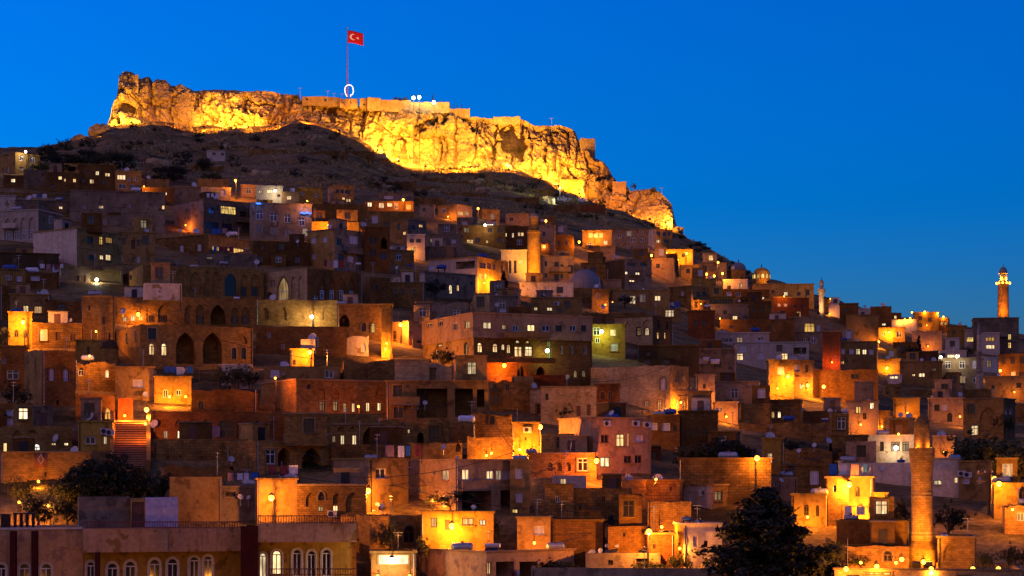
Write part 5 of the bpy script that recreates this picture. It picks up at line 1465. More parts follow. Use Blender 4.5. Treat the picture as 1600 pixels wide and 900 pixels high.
# ------------------------------------------------------------------ houses between the houses: where the slope would still lie open
def fill_town():
    rg = random.Random(77)
    cw = 4; nx, ny = 400, 225
    cov = bytearray(nx * ny)
    def mark(a, b, t, u):
        for y in range(max(0, int(t / cw)), min(ny, int(u / cw) + 1)):
            for x in range(max(0, int(a / cw)), min(nx, int(b / cw) + 1)): cov[y * nx + x] = 1
    for r in HOUSES: mark(r['a'], r['b'], r['top'], r['bot'])
    for z in ((170, 236, 625, 745), (0, 570, 765, 900), (1404, 1475, 640, 900), (1295, 1600, 868, 900), (1100, 1300, 795, 900), (100, 245, 710, 800), (1490, 1600, 690, 760), (1500, 1600, 800, 880)): mark(*z)
    def frac(a, b, t, u):
        n = c = 0
        for y in range(max(0, int(t / cw)), min(ny, int(u / cw) + 1)):
            for x in range(max(0, int(a / cw)), min(nx, int(b / cw) + 1)):
                n += 1; c += cov[y * nx + x]
        return c / max(1, n)
    made = 0
    for k in range(9000):
        px = rg.uniform(-6, 1606)
        r = R(px)
        bot = rg.uniform(r + 4, 884)
        if px < 330 and bot < 300: continue
        Y = D(px, bot)
        small = k > 3500
        w = rg.uniform(3.2, 6.0) if small else rg.uniform(5.0, 8.5)
        h = rg.uniform(2.6, 3.6) if small else rg.choice([3.2, 3.6, 4.2, 5.8])
        wp, hp = w * F / Y, h * F / Y
        a, b, top = px - wp / 2, px + wp / 2, bot - hp
        if top < r - 8: continue
        fr = frac(a, b, top, bot)
        if fr > (0.34 if small else 0.25): continue
        mat = rg.choices(['stone', 'brown', 'rubble', 'tan', 'grey', 'pink', 'pale', 'white', 'peel', 'brick'], [24, 24, 16, 12, 9, 6, 6, 4, 3, 3])[0]
        nr = 2 if h > 5.5 else 1; nc = max(1, int(w / 3.2))
        s = None
        u = rg.random()
        if u < 0.45: s = a - wp * rg.uniform(0.25, 0.8) if px > 500 or rg.random() < 0.8 else b + wp * 0.4
        opts = f'W{nc}x{nr}'
        if rg.random() < 0.18: opts += ' j0.6'
        ops = ''
        if mat in ('stone', 'brown', 'pale') and rg.random() < 0.4:
            n = max(2, int(w / 2.4)); ow = wp / n
            ops = ' '.join(f'{rg.choice("NNnap")}{a + ow * (i + 0.28):.1f},{top + hp * 0.3:.1f},{ow * 0.44:.1f},{hp * 0.5:.1f}' for i in range(n)); opts = opts.replace(f'W{nc}x{nr}', '')
        house(a, b, s, top, bot, mat, opts, ops, seed=k)
        mark(a if s is None else min(a, s), b if s is None else max(b, s), top, bot)
        made += 1
        if made >= 215: break
    for k in range(6000):                     # low terrace walls along the slope
        px = rg.uniform(0, 1600); bot = rg.uniform(R(px) + 6, 892); Y = D(px, bot)
        wp, hp = rg.uniform(6, 18) * F / Y, rg.uniform(1.4, 2.6) * F / Y
        a, b, top = px - wp/2, px + wp/2, bot - hp
        if frac(a, b, top, bot) > 0.45: continue
        house(a, b, None, top, bot, rg.choice(['rubble', 'stone', 'rubble', 'brown']), 'j0.5 d=1.2', '', seed=k, name='terrace_wall', cat='terrace wall')
        mark(a, b, top, bot); made += 1
        if made >= 330: break
    for k in range(16):                       # old field walls across the castle slope
        px = rg.uniform(230, 900); r, b = R(px), B(px); bot = b + (r - b) * rg.uniform(0.25, 0.85); Y = D(px, bot)
        wp, hp = rg.uniform(8, 22) * F / Y, rg.uniform(1.0, 1.7) * F / Y
        house(px - wp/2, px + wp/2, None, bot - hp, bot, 'rubble', f'j0.6 d=1.0 Y={Y - 0.8}', '', seed=k, name='field_wall', cat='terrace wall')
    print('FILL', made, 'covered', sum(cov) / len(cov))
fill_town()

# ------------------------------------------------------------------ what every house carries: roof huts, aerials, pipes, bands, balconies
def dress():
    rg = random.Random(123)
    aer = [MB().tube((0,0,-0.6), (0,0,L), 0.03, n=5).box(-0.5, 0.5, -0.02, 0.02, L*0.95, L*0.95+0.04).box(-0.35, 0.35, -0.02, 0.02, L*0.8, L*0.8+0.04).mesh('aerial', 'galvanised') for L in (1.8, 2.6)]
    for r in HOUSES:
        if r['cat'] != 'house': continue
        root, W, Dp, h, near = r['root'], r['W'], r['Dp'], r['h'], r['Y'] < 420
        zr = h - r['rd'] if not r['jag'] else h - r['jag'] * 1.7 - 0.1
        if not r['jag'] or r['jag'] < 0.3:
            if rg.random() < 0.4 and W > 4.5 and Dp > 4.5 and near:
                w, d, hh = rg.uniform(1.8, min(3.6, W*0.5)), rg.uniform(1.8, min(3.2, Dp - 1.5)), rg.uniform(1.6, 2.5)
                x0 = rg.uniform(0.4, W - w - 0.4); y0 = rg.uniform(0.5, max(0.6, Dp - d - 0.5))
                hm = rg.choice(['tan', 'grey', 'brown', 'pink', 'white', r['mat']])
                MB().box(x0, x0+w, y0, y0+d, zr-0.05, zr+hh).build('roof_hut', hm, root)
                MB().box(x0-0.12, x0+w+0.12, y0-0.12, y0+d+0.12, zr+hh+0.002, zr+hh+0.12).build('hut_roof', 'grey', root)
                MB().box(x0+w*0.3, x0+w*0.3+0.8, y0-0.04, y0-0.002, zr+0.05, zr+min(1.8, hh*0.85)).build('hut_door', rg.choice(['door_wood', 'iron', 'frame_brown']), root)
            if rg.random() < 0.5 and near:
                ob('aerial', rg.choice(aer), root, (rg.uniform(0.4, W-0.4), rg.uniform(0.4, max(0.5, Dp-0.5)), zr + 0.3), (0, 0, rg.uniform(0, 3)))
        if rg.random() < 0.5 and r['Y'] < 330:
            x = rg.choice([0.18, W - 0.18]); MB().tube((x, -0.07, -2), (x, -0.07, h - 0.2), 0.05, n=6).build('downpipe', rg.choice(['galvanised', 'iron']), root)
        fo = [o for o in r['ops'] if o['face'] == 'f']
        if h > 5.2 and rg.random() < 0.6:
            z = h * (0.5 if h < 8 else 0.34)
            if not any(o['v0'] - 0.1 < z + 0.1 and o['v1'] + 0.1 > z - 0.1 for o in fo):
                MB().box(-0.06, W + 0.06, -0.07, -0.002, z - 0.09, z + 0.09).build('string_course', TRIM.get(r['mat'], r['mat']), root)
        if h > 5.0 and r['mat'] in ('tan', 'pink', 'white', 'grey', 'ochre') and W > 4 and rg.random() < 0.45:
            z = h * 0.47; w = min(W - 0.4, rg.uniform(2.4, 5)); x0 = rg.uniform(0.1, W - w - 0.1)
            MB().box(x0, x0+w, -1.05, -0.01, z-0.16, z).build('balcony_slab', 'grey', root)
            if rg.random() < 0.5:
                MB().box(x0, x0+w, -1.05, -0.97, z+0.003, z+0.85).build('balcony_parapet', r['mat'], root)
            else:
                MB().tube((x0, -1.0, z+0.9), (x0+w, -1.0, z+0.9), 0.03, n=5).build('balcony_rail', 'iron', root)
                bar = MB().tube((0,0,0), (0,0,0.9), 0.02, n=4).mesh('baluster', 'iron')
                n = int(w / 0.3)
                for i in range(n + 1): ob('baluster', bar, root, (x0 + w*i/n, -1.0, z))
dress()

def annexes():
    """second rooms set back on the roofs and lower wings built out in front, each part of its house"""
    rg = random.Random(321)
    base = [r for r in HOUSES if r['cat'] == 'house']
    n = 0
    for r in base:
        wpx = r['fb'] - r['fa']; m = F / r['Y']
        if wpx < 3.2 * m: continue
        for kind in ('roof', 'front', 'roof'):
            if n > 460 or rg.random() > (0.58 if kind == 'roof' else 0.65): continue
            w = wpx * rg.uniform(0.25, 0.6)
            a = rg.uniform(r['fa'] + 1, r['fb'] - w - 1); b = a + w
            if w < 2.0 * m: continue
            if kind == 'roof':
                if r['jag'] > 0.3: continue
                top, bot = r['top'] - rg.uniform(2.0, 3.0) * m, r['top'] + 0.2 * m; Y = r['Y'] + rg.uniform(0.6, 3.0)
                blk = any(x1 > a - 1 and x0 < b + 1 and y1 > top - 1 and y0 < bot for x0, y0, x1, y1, yy in LITPX if yy > r['Y'])
                opt = f'Y={Y} ext=0.5 d={min(4.0, r["Dp"]*0.6):.1f}'
            else:
                if r['h'] < 3.2 or r['label']: continue
                top = r['bot'] - (r['bot'] - r['top']) * rg.uniform(0.3, 0.6); bot = r['bot']; Y = min(depth_on(r, a), depth_on(r, b)) - rg.uniform(1.2, 2.6)
                blk = any(x1 > a - 1 and x0 < b + 1 and y1 > top - 1 and y0 < bot for x0, y0, x1, y1, yy in LITPX if yy >= r['Y'] - 1)
                opt = f'Y={Y} d=3.5'
            if blk or top < R(a) - 12: continue
            mat = r['mat'] if rg.random() < 0.55 else rg.choice(['stone', 'tan', 'brown', 'grey', 'rubble', 'pink', 'pale'])
            if rg.random() < 0.4: opt += ' j0.25'
            nc = max(1, int(w / m / 2.6))
            sub = house(a, b, None, top, bot, mat, opt + f' W{nc}x1', '', seed=n)
            HOUSES.remove(sub); HOUSES.append(sub)
            r['nlit'] += sub['nlit']
            absorb(r, sub, 'roof_room' if kind == 'roof' else 'wing')
            n += 1
annexes()

# cables strung between houses
def cables():
    rg = random.Random(55); n = 0
    for _ in range(400):
        a, b = rg.sample(HOUSES, 2)
        if a['cat'] != 'house' or b['cat'] != 'house': continue
        pa, pb = at(rg.uniform(a['fa'], a['fb']), a['top'], a['Y'] + 0.3), at(rg.uniform(b['fa'], b['fb']), b['top'], b['Y'] + 0.3)
        L = (pa - pb).length
        if not 14 < L < 42 or a['Y'] > 330: continue
        pa.z += 0.8; pb.z += 0.8
        pts = [pa.lerp(pb, i / 10) - Vector((0, 0, L * 0.05 * 4 * (i/10) * (1 - i/10))) for i in range(11)]
        o = MB().path(pts, 0.028, 4).build('cable', 'rubber')
        CABLES.append(dict(root=o, px=(a['fa'] + b['fb']) / 2, py=(a['top'] + b['top']) / 2, label=None, base='thin roof cable', cat='cable'))
        n += 1
        if n >= 40: break
CABLES = []
cables()
# ------------------------------------------------------------------ trees
def leaf_cloud(name, pts, size, mat, seed, per=14, spread=0.9):
    rg = random.Random(seed); V, Fc = [], []
    for (c, r) in pts:
        for _ in range(per):
            d = Vector((rg.gauss(0, 1), rg.gauss(0, 1), rg.gauss(0, 1)))
            if d.length < 1e-3: continue
            p = c + d.normalized() * r * (rg.random() ** 0.4) * spread
            n = (d.normalized() + Vector((rg.uniform(-1,1), rg.uniform(-1,1), rg.uniform(-1,1)))).normalized()
            a = n.orthogonal().normalized(); a.rotate(Matrix.Rotation(rg.uniform(0, 6.28), 3, n)); b = n.cross(a)
            s = size * rg.uniform(0.6, 1.3); i = len(V)
            V += [p - a*s, p + b*s*0.45, p + a*s, p - b*s*0.45]; Fc.append((i, i+1, i+2, i+3))
    return mesh_from(name, V, Fc, (mat,))

def broad_mesh(seed, mat='leaf_dark', n=120, per=26):
    """crown filling about a 2 x 2 x 2 box standing on z = 0.3, with its trunk and limbs"""
    rg = random.Random(seed); pts = []; tr = MB()
    tr.tube((0,0,-0.25), (0.03,0.02,0.6), 0.10, 0.07, 7)
    for i in range(7):
        a = rg.uniform(0, 6.28); e = rg.uniform(0.3, 1.2)
        q = Vector((math.cos(a)*math.cos(e)*0.75, math.sin(a)*math.cos(e)*0.75, 0.65 + math.sin(e)*0.8))
        tr.tube((0.02, 0.02, 0.5), q, 0.05, 0.012, 5)
        for _ in range(n // 7):
            c = q + Vector((rg.gauss(0, .26), rg.gauss(0, .26), rg.gauss(0, .22))); pts.append((c, rg.uniform(0.10, 0.22)))
    return tr.mesh('trunk', 'bark'), leaf_cloud('crown', pts, 0.055, mat, seed + 1, per)

def pine_mesh(seed, slim=1.0, mat='leaf_dark', lev=16, per=20):
    rg = random.Random(seed); pts = []; tr = MB().tube((0,0,-0.25), (0,0,2.0), 0.07, 0.015, 7)
    for i in range(lev):
        k = i / (lev - 1); z = 0.25 + 1.75 * k; rr = (1 - k) ** 0.8 * slim + 0.06
        for j in range(8 if slim > .5 else 5):
            a = rg.uniform(0, 6.28); L = rr * rg.uniform(0.4, 1.2)
            tip = Vector((math.cos(a)*L, math.sin(a)*L, z - 0.05 * L + rg.uniform(-.04, .04)))
            if slim > .5: tr.tube((0, 0, z), tip, 0.018, 0.005, 4)
            for q in (0.45, 0.7, 0.95): pts.append((Vector((0,0,z)).lerp(tip, q), 0.11 * (0.6 + slim * 0.6)))
    return tr.mesh('trunk', 'bark'), leaf_cloud('crown', pts, 0.055, mat, seed + 1, per)
TREES = {'b': [broad_mesh(3), broad_mesh(9), broad_mesh(15, 'leaf')], 'B': [broad_mesh(21, 'leaf_dark', 330, 40), broad_mesh(27, 'leaf', 330, 40)],
         'p': [pine_mesh(5, 0.8)], 'Q': [pine_mesh(6, 1.0, lev=19, per=34)], 'c': [pine_mesh(7, 0.34)]}
def shrub_mesh(seed, mat):
    rg = random.Random(seed); pts = []; tr = MB()
    for i in range(6):
        a = rg.uniform(0, 6.28); q = Vector((math.cos(a)*0.6, math.sin(a)*0.6, rg.uniform(.3, .9))); tr.tube((0,0,-0.2), q, 0.04, 0.01, 4)
        for _ in range(6): pts.append((q + Vector((rg.gauss(0,.2), rg.gauss(0,.2), rg.gauss(0,.16))), 0.2))
    return tr.mesh('stems', 'bark'), leaf_cloud('crown', pts, 0.09, mat, seed, 14)
SHRUBS = [shrub_mesh(31, 'leaf_dark'), shrub_mesh(32, 'leaf_dry'), shrub_mesh(33, 'leaf')]
PLANTS = []
rgt = random.Random(8)
def tree(px, top, bot, wpx, kind, Y=None, label=None):
    Y = Y or D(px, bot)
    p = at(px, bot, Y); s = Y / F
    H = (bot - top) * s; w = wpx * s
    t, c = rgt.choice(TREES[kind])
    nm = {'b': 'broadleaf_tree', 'B': 'broadleaf_tree', 'p': 'pine_tree', 'Q': 'pine_tree', 'c': 'cypress_tree'}[kind]
    root = ob(nm, None, None, p, (0, 0, rgt.uniform(0, 6.28)), (w / 2.0, w / 2.0, H / 2.0))
    ob('trunk', t, root); ob('crown', c, root)
    desc = {'b': 'dark leafy tree', 'B': 'large dark leafy tree', 'p': 'dark pine tree', 'Q': 'large dark pine tree', 'c': 'slim dark cypress'}[kind]
    PLANTS.append(dict(root=root, px=px, py=(top + bot) / 2, label=label, base=desc, cat='tree'))
for a in ((168,708,806,120,'B'), (125,735,812,80,'B'), (228,728,800,60,'b'), (22,592,648,44,'b'), (372,566,612,42,'b'), (343,570,610,36,'b'), (395,572,612,24,'b'), (681,432,470,38,'b'), (692,541,580,42,'b'),
          (1128,682,742,84,'B'), (1080,690,740,60,'b'), (1228,680,718,46,'b'), (1540,676,760,100,'B'), (1592,690,770,70,'B'), (1400,772,840,44,'b'), (1482,778,850,52,'b'), (706,764,802,84,'b'),
          (606,758,780,34,'b'), (612,812,868,50,'b'), (985,790,830,44,'b'), (880,628,664,42,'b'), (1296,838,895,50,'b'), (1345,866,892,46,'b'), (787,426,474,30,'p'), (1436,526,568,32,'c'), (1425,535,568,26,'b'),
          (1058,400,436,15,'c'), (976,458,482,26,'b'), (1012,462,482,20,'b'), (1197,772,930,250,'Q'), (1262,845,925,70,'b'), (8,508,552,30,'b'), (1166,460,482,36,'b'), (1512,538,562,22,'b'),
          (655,835,880,34,'b'), (768,805,850,30,'b'), (1060,860,905,46,'b'), (960,800,835,30,'b'), (870,870,905,60,'b'), (1010,872,905,50,'b'), (1590,845,900,50,'b'), (1535,860,892,40,'b'),
          (255,735,790,44,'b'), (60,770,830,60,'b'), (30,740,800,40,'b'), (105,775,828,50,'b'), (540,600,640,20,'c'), (970,660,690,26,'b'), (1570,640,690,30,'b')):
    tree(*a)
for x, t, w in ((617,150,9),(625,151,9),(634,150,12),(676,147,8),(686,158,7),(692,157,8),(703,162,6),(709,163,6),(715,163,6),(721,164,7),(990,285,9),(1022,291,14),(463,145,10)):
    tree(x, t, t + 14, w, 'c' if w < 9 else 'b', Y=YC(x) + 7.5)
# the dark wood on the left shoulder of the hill
for i in range(34):
    px = rgt.uniform(50, 335); k = rgt.random()
    bot = 238 + (px - 50) * 0.10 + k * (36 - (px - 50) * 0.03)
    tree(px, bot - rgt.uniform(14, 24), bot, rgt.uniform(22, 40), 'b')
for i in range(18):
    px = rgt.uniform(1062, 1172); bot = B(px) + rgt.uniform(2, 16)
    tree(px, bot - rgt.uniform(6, 12), bot, rgt.uniform(9, 17), 'b')
# dry grass over the castle slope: nobody could count it
def grass():
    rg = random.Random(17); V, Fc = [], []
    for _ in range(16000):
        px = rg.uniform(20, 1160); r, b = R(px), B(px)
        py = b + (r - b) * rg.random(); Y = D(px, py); p = at(px, py, Y)
        if noise.noise(p * 0.08) < -0.12: continue
        z = ground_at(p.x, Y) - 0.1
        for k in range(3):
            x, y = p.x + rg.gauss(0, .5), Y + rg.gauss(0, .5); a = rg.uniform(0, 6.28); w = rg.uniform(.15, .4); h = rg.uniform(.25, .8)
            i = len(V); V += [(x - math.cos(a)*w, y - math.sin(a)*w, z), (x + math.cos(a)*w, y + math.sin(a)*w, z), (x + rg.gauss(0, .25), y + rg.gauss(0, .25), z + h)]
            Fc.append((i, i+1, i+2))
    tag(ob('dry_grass', mesh_from('dry_grass', V, Fc, ('leaf_dry',))), 'dry grass tufts over the slope under the castle', 'grass', kind='stuff')
grass()
# scrub and boulders over the castle slope
rgs = random.Random(99)
BOUL = []
for k in range(4):
    bm = bmesh.new(); bmesh.ops.create_icosphere(bm, subdivisions=3, radius=1.0)
    for v in bm.verts:
        v.co *= 1 + 0.45 * fbm(v.co * 1.3 + Vector((k * 9, 0, 0)), 4); v.co.z *= 0.7
    me = bpy.data.meshes.new('boulder'); bm.to_mesh(me); bm.free(); me.materials.append(M['rock']); BOUL.append(me)
for i in range(150):
    px = rgs.uniform(60, 1058); r, b = R(px), B(px)
    py = b + (r - b) * rgs.uniform(0.06, 0.95); Y = D(px, py); p = at(px, py, Y); p.z = ground_at(p.x, Y)
    st, cr = rgs.choice(SHRUBS); s = rgs.uniform(0.7, 2.2)
    root = ob('shrub', None, None, p, (0, 0, rgs.uniform(0, 6)), (s * 1.3, s * 1.3, s)); ob('stems', st, root); ob('crown', cr, root)
    tag(root, 'low scrub bush on the dry slope under the castle cliff', 'shrub', 'scrub on the castle slope')
for i in range(110):
    px = rgs.uniform(150, 1055); r, b = R(px), B(px)
    py = b + (r - b) * rgs.random() ** 2 * 0.9; Y = D(px, py) - 1; p = at(px, py, Y); p.z = ground_at(p.x, Y)
    s = rgs.uniform(0.3, 1.5) if rgs.random() < .85 else rgs.uniform(1.5, 2.8)
    o = ob('boulder', rgs.choice(BOUL), None, p, (rgs.uniform(-.3,.3), rgs.uniform(-.3,.3), rgs.uniform(0,6)), (s*1.3, s, s))
    tag(o, 'weathered limestone boulder on the slope under the cliff', 'boulder', 'boulders below the cliff')
for px, py, s in ((122, 222, 2.2), (153, 212, 3.2), (163, 206, 2.5), (133, 224, 1.4)):
    Y = 590; p = at(px, py, Y)
    o = ob('boulder', rgs.choice(BOUL), None, p, (0, 0.2, px), (s*1.2, s, s * 1.3))
    tag(o, 'large lit crag standing off the left end of the cliff', 'boulder', 'lit crags left of the cliff')
flood(128, 226, 1500, at(122, 222, 590), 580, GOLD); flood(158, 219, 2500, at(155, 210, 590), 578, GOLD)

# ------------------------------------------------------------------ roof things
def dish_meshes():
    V, Fc = [], []; n, m = 16, 4
    V.append((0, 0.16, 0))
    for k in range(1, m + 1):
        r = k / m
        for i in range(n):
            t = 2*PI*i/n; V.append((r*math.cos(t), 0.16*(1-r*r), r*math.sin(t)))
    for i in range(n): Fc.append((0, 1+i, 1+(i+1) % n))
    for k in range(m - 1):
        for i in range(n):
            a = 1+k*n; Fc.append((a+i, a+n+i, a+n+(i+1) % n, a+(i+1) % n))
    bo = len(V); V += [(x, y + 0.03, z) for x, y, z in V]
    Fc += [tuple(bo + e for e in reversed(f)) for f in Fc]
    Fc += [(1+(m-1)*n+i, 1+(m-1)*n+(i+1) % n, bo+1+(m-1)*n+(i+1) % n, bo+1+(m-1)*n+i) for i in range(n)]
    refl = mesh_from('reflector', V, Fc, ('dish',), True)
    arm = MB().tube((0, 0.1, -0.95), (0, -0.75, -0.1), 0.035, n=5).mesh('arm', 'galvanised')
    feed = MB().tube((0, -0.78, -0.1), (0, -0.6, -0.06), 0.09, 0.07, 8).mesh('feed', 'dish')
    return refl, arm, feed
DREF, DARM, DFEED = dish_meshes()
DPOST = MB().tube((0, 0, -1), (0, 0, 0), 0.04, n=6).mesh('post', 'galvanised')
rgd = random.Random(4)
ROOFS = []
def dish(px, py, r=None, face=None):
    rec = roof_under(px, py + 6) or seen_at(px, py + 2)
    if not rec: return
    Y = depth_on(rec, px) + (0.8 if rec['top'] > py - 2 else -0.5)
    P = at(px, py, Y); s = (r * Y / F) if r else rgd.uniform(0.42, 0.62)
    zr = rec['zb'] + rec['h'] - rec['rd']
    L = max(0.7, min(3.0, P.z - zr)) if rec['top'] > py - 2 else 0.9
    root = ob('satellite_dish', None, None, (P.x, P.y, P.z - L))
    post = ob('post', DPOST, root, (0, 0, L)); post.scale = (1, 1, L)
    ref = ob('reflector', DREF, root, (0, -0.12, L), (rad(-rgd.uniform(15, 35)), 0, rgd.uniform(-0.9, 0.7) if face is None else face), (s, s, s))
    ob('arm', DARM, ref); ob('feed', DFEED, ref)
    ROOFS.append(dict(root=root, px=px, py=py, label=None, base='white satellite dish', cat='satellite dish', rec=rec))
for a in ((192,486),(284,579),(228,616,5),(140,650,8),(241,662,7),(87,684,7),(362,717,5),(376,776,5),(388,777,4),(630,625,4),(644,627,5),(653,628,4),(664,629,4),(623,630,4),(693,698,5),(590,788,4),(597,790,4),(533,872,11),(554,868,9),
          (740,792,4),(942,479,4),(709,480,4),(777,476,4),(886,589,4),(955,645,5),(1018,731,3),(1184,695,4),(1297,642,4),(1320,642,5),(1248,704,4),(1272,695,4),(1357,627,4),(1500,616,4),(1407,648,4),(1348,733,4),(1357,733,3),(1378,732,4),(925,864,6),(938,860,4),
          (1089,816,4),(1221,750,4),(229,360,4),(282,360,3),(307,361,5),(356,366,4),(674,419,4),(465,377,3),(620,418,3),(850,460,3),(1005,452,3),(1255,640,3),(1155,470,2.5),(1340,532,3),(1440,562,3),(1560,585,3),(715,715,3),(1120,640,3),(985,745,3),(60,458,3),(110,500,3)):
    dish(*a)
for r in list(HOUSES):
    if rgd.random() < 0.13 and r['Y'] > 190 and r['b'] - r['a'] > 18 and r['cat'] == 'house':
        px = rgd.uniform(r['a'] + 4, r['b'] - 4); dish(px, r['top'] - rgd.uniform(1.5, 3.5))

def tank(px, py, wpx, mat='tank_blue'):
    rec = roof_under(px, py + 4) or seen_at(px, py + 2)
    if not rec: return
    Y = depth_on(rec, px) + 1.4; P = at(px, py, Y); L = wpx * Y / F / 2; r = min(0.6, L * 0.42)
    zr = rec['zb'] + rec['h'] - rec['rd']
    zc = max(P.z, zr + r + 0.35)
    root = ob('water_tank', None, None, (P.x, P.y, zr), (0, 0, rgd.uniform(-.25, .25)))
    hz = zc - zr
    bm = MB(); bm.lathe([(r*0.55, -L), (r*0.92, -L+0.12), (r, -L+0.25), (r, L-0.25), (r*0.92, L-0.12), (r*0.55, L)], 14)
    bm.v = [(z, x, y + hz) for x, y, z in bm.v]
    bm.build('body', mat, root)
    for sx in (-L*0.6, L*0.6):
        MB().box(sx-0.07, sx+0.07, -r*0.8, r*0.8, 0, hz - r*0.75).build('cradle', 'iron', root)
    MB().tube((0, 0, hz + r), (0, 0, hz + r + 0.12), 0.15, n=8).build('hatch', 'iron', root)
    ROOFS.append(dict(root=root, px=px, py=py, label=None, base={'tank_blue': 'blue', 'tank_white': 'pale', 'galvanised': 'grey'}[mat] + ' cylindrical water tank', cat='water tank', rec=rec))
for a in ((1047,643,20),(1152,665,32),(1073,811,16),(1092,814,10),(1232,677,18),(690,417,16),(1408,750,12),(15,428,22),(137,583,20,'tank_white'),(580,786,20,'galvanised'),(830,716,18,'galvanised'),(722,858,34,'galvanised'),(868,855,30,'galvanised'),
          (470,300,8,'tank_white'),(1475,838,12,'tank_white'),(870,452,8),(1180,515,14),(370,470,10,'tank_white'),(1465,645,9),(640,415,8),(1105,478,9,'tank_white'),(1320,530,8),(560,412,8,'tank_white'),(95,310,9),(1230,515,8,'tank_white')):
    tank(*a)

for r in [q for q in HOUSES if q['cat'] == 'house' and q['Y'] < 400 and not q['jag'] > 0.3 and q['b'] - q['a'] > 22]:
    if rgd.random() < 0.22:
        tank(rgd.uniform(r['fa'] + 6, r['fb'] - 6), r['top'] - 1, rgd.uniform(1.3, 2.0) * F / r['Y'], rgd.choice(['tank_white', 'galvanised', 'galvanised', 'tank_blue']))
    if rgd.random() < 0.08 and r['fb'] - r['fa'] > 26:
        # washing line between two posts on the roof
        a = rgd.uniform(r['fa'] + 2, r['fa'] + (r['fb'] - r['fa']) * 0.4); Y = r['Y'] + 1.6; L = rgd.uniform(2.5, 4.5)
        zr = r['zb'] + r['h'] - r['rd']; P = at(a, r['top'], Y)
        rt = ob('washing_line', None, None, (P.x, Y, zr))
        for x in (0, L): MB().tube((x, 0, 0), (x, 0, 1.9), 0.035, n=5).build('post', 'iron', rt)
        MB().path([(L*i/6, 0, 1.85 - 0.12*math.sin(PI*i/6)) for i in range(7)], 0.015, 4).build('line', 'rubber', rt)
        x = 0.25
        while x < L - 0.6:
            w, h = rgd.uniform(0.4, 0.9), rgd.uniform(0.6, 1.2); zt = 1.83 - 0.12*math.sin(PI*(x + w/2)/L)
            mb = MB(); n = 5
            mb.v = [(x + w*i/n, 0.05*math.sin(i*1.7 + x) * (1 - j) + o, zt - h*(1 - j)) for o in (0, 0.02) for j in (0, 1) for i in range(n + 1)]
            k = 2*(n+1); mb.f = [q for i in range(n) for q in ((i, i+1, n+2+i, n+1+i), (k+n+1+i, k+n+2+i, k+i+1, k+i), (n+1+i, n+2+i, k+n+2+i, k+n+1+i), (k+i, k+i+1, i+1, i))]
            mb.build('cloth', rgd.choice(['cloth_white', 'cloth_white', 'cloth_red', 'cloth_pink', 'cloth_blue']), rt); x += w + rgd.uniform(0.1, 0.5)
        ROOFS.append(dict(root=rt, px=a, py=r['top'], label=None, base='washing line', cat='washing line', rec=r))

def solar(px, py, wpx):
    rec = roof_under(px, py + 12) or seen_at(px, py + 10)
    if not rec: return
    Y = depth_on(rec, px) + 2; P = at(px, py, Y); s = wpx * Y / F
    zr = rec['zb'] + rec['h'] - rec['rd']
    root = ob('solar_heater', None, None, (P.x, P.y, zr), (0, 0, rgd.uniform(-.5, .5)))
    mb = MB(); v = [(-s/2,0,0.15),(s/2,0,0.15),(s/2,s*0.7,s*0.6),(-s/2,s*0.7,s*0.6)]
    mb.v = v + [(x, y + 0.06, z - 0.1) for x, y, z in v]; mb.f = [(0,1,2,3),(7,6,5,4),(0,4,5,1),(1,5,6,2),(2,6,7,3),(3,7,4,0)]
    mb.build('panel', 'solar', root)
    t = MB().tube((-s*0.55, s*0.75, s*0.75), (s*0.55, s*0.75, s*0.75), s*0.15, n=12); t.build('tank', 'dish', root)
    for sx in (-s*.4, s*.4): MB().tube((sx, s*0.75, 0), (sx, s*0.75, s*0.62), 0.04, n=5).build('leg', 'galvanised', root)
    ROOFS.append(dict(root=root, px=px, py=py, label=None, base='rooftop solar heater', cat='solar heater', rec=rec))
for a in ((952,852,20),(1008,856,22),(765,852,22),(1140,820,14),(300,392,10),(880,468,9),(1290,640,9)): solar(*a)

AC = (MB().box(-0.45, 0.45, -0.3, 0, 0, 0.62).mesh('case', 'dish'), MB().tube((-0.12, -0.301, 0.31), (-0.12, -0.33, 0.31), 0.24, n=12).mesh('fan_grille', 'iron'))
for px, py in ((164,674),(172,676),(947,662),(992,662),(1319,738),(519,803),(781,500),(824,672),(1503,740),(1512,742),(870,475),(1010,664),(640,735),(1095,770)):
    rec = seen_at(px, py)
    if not rec: continue
    Y = depth_on(rec, px); P = at(px, py, Y)
    root = ob('air_conditioner', None, None, (P.x, Y - 0.05, P.z - 0.3), (0, 0, rec['th']))
    ob('case', AC[0], root); ob('fan_grille', AC[1], root)
    ROOFS.append(dict(root=root, px=px, py=py, label=None, base='white air conditioner', cat='air conditioner', rec=rec))

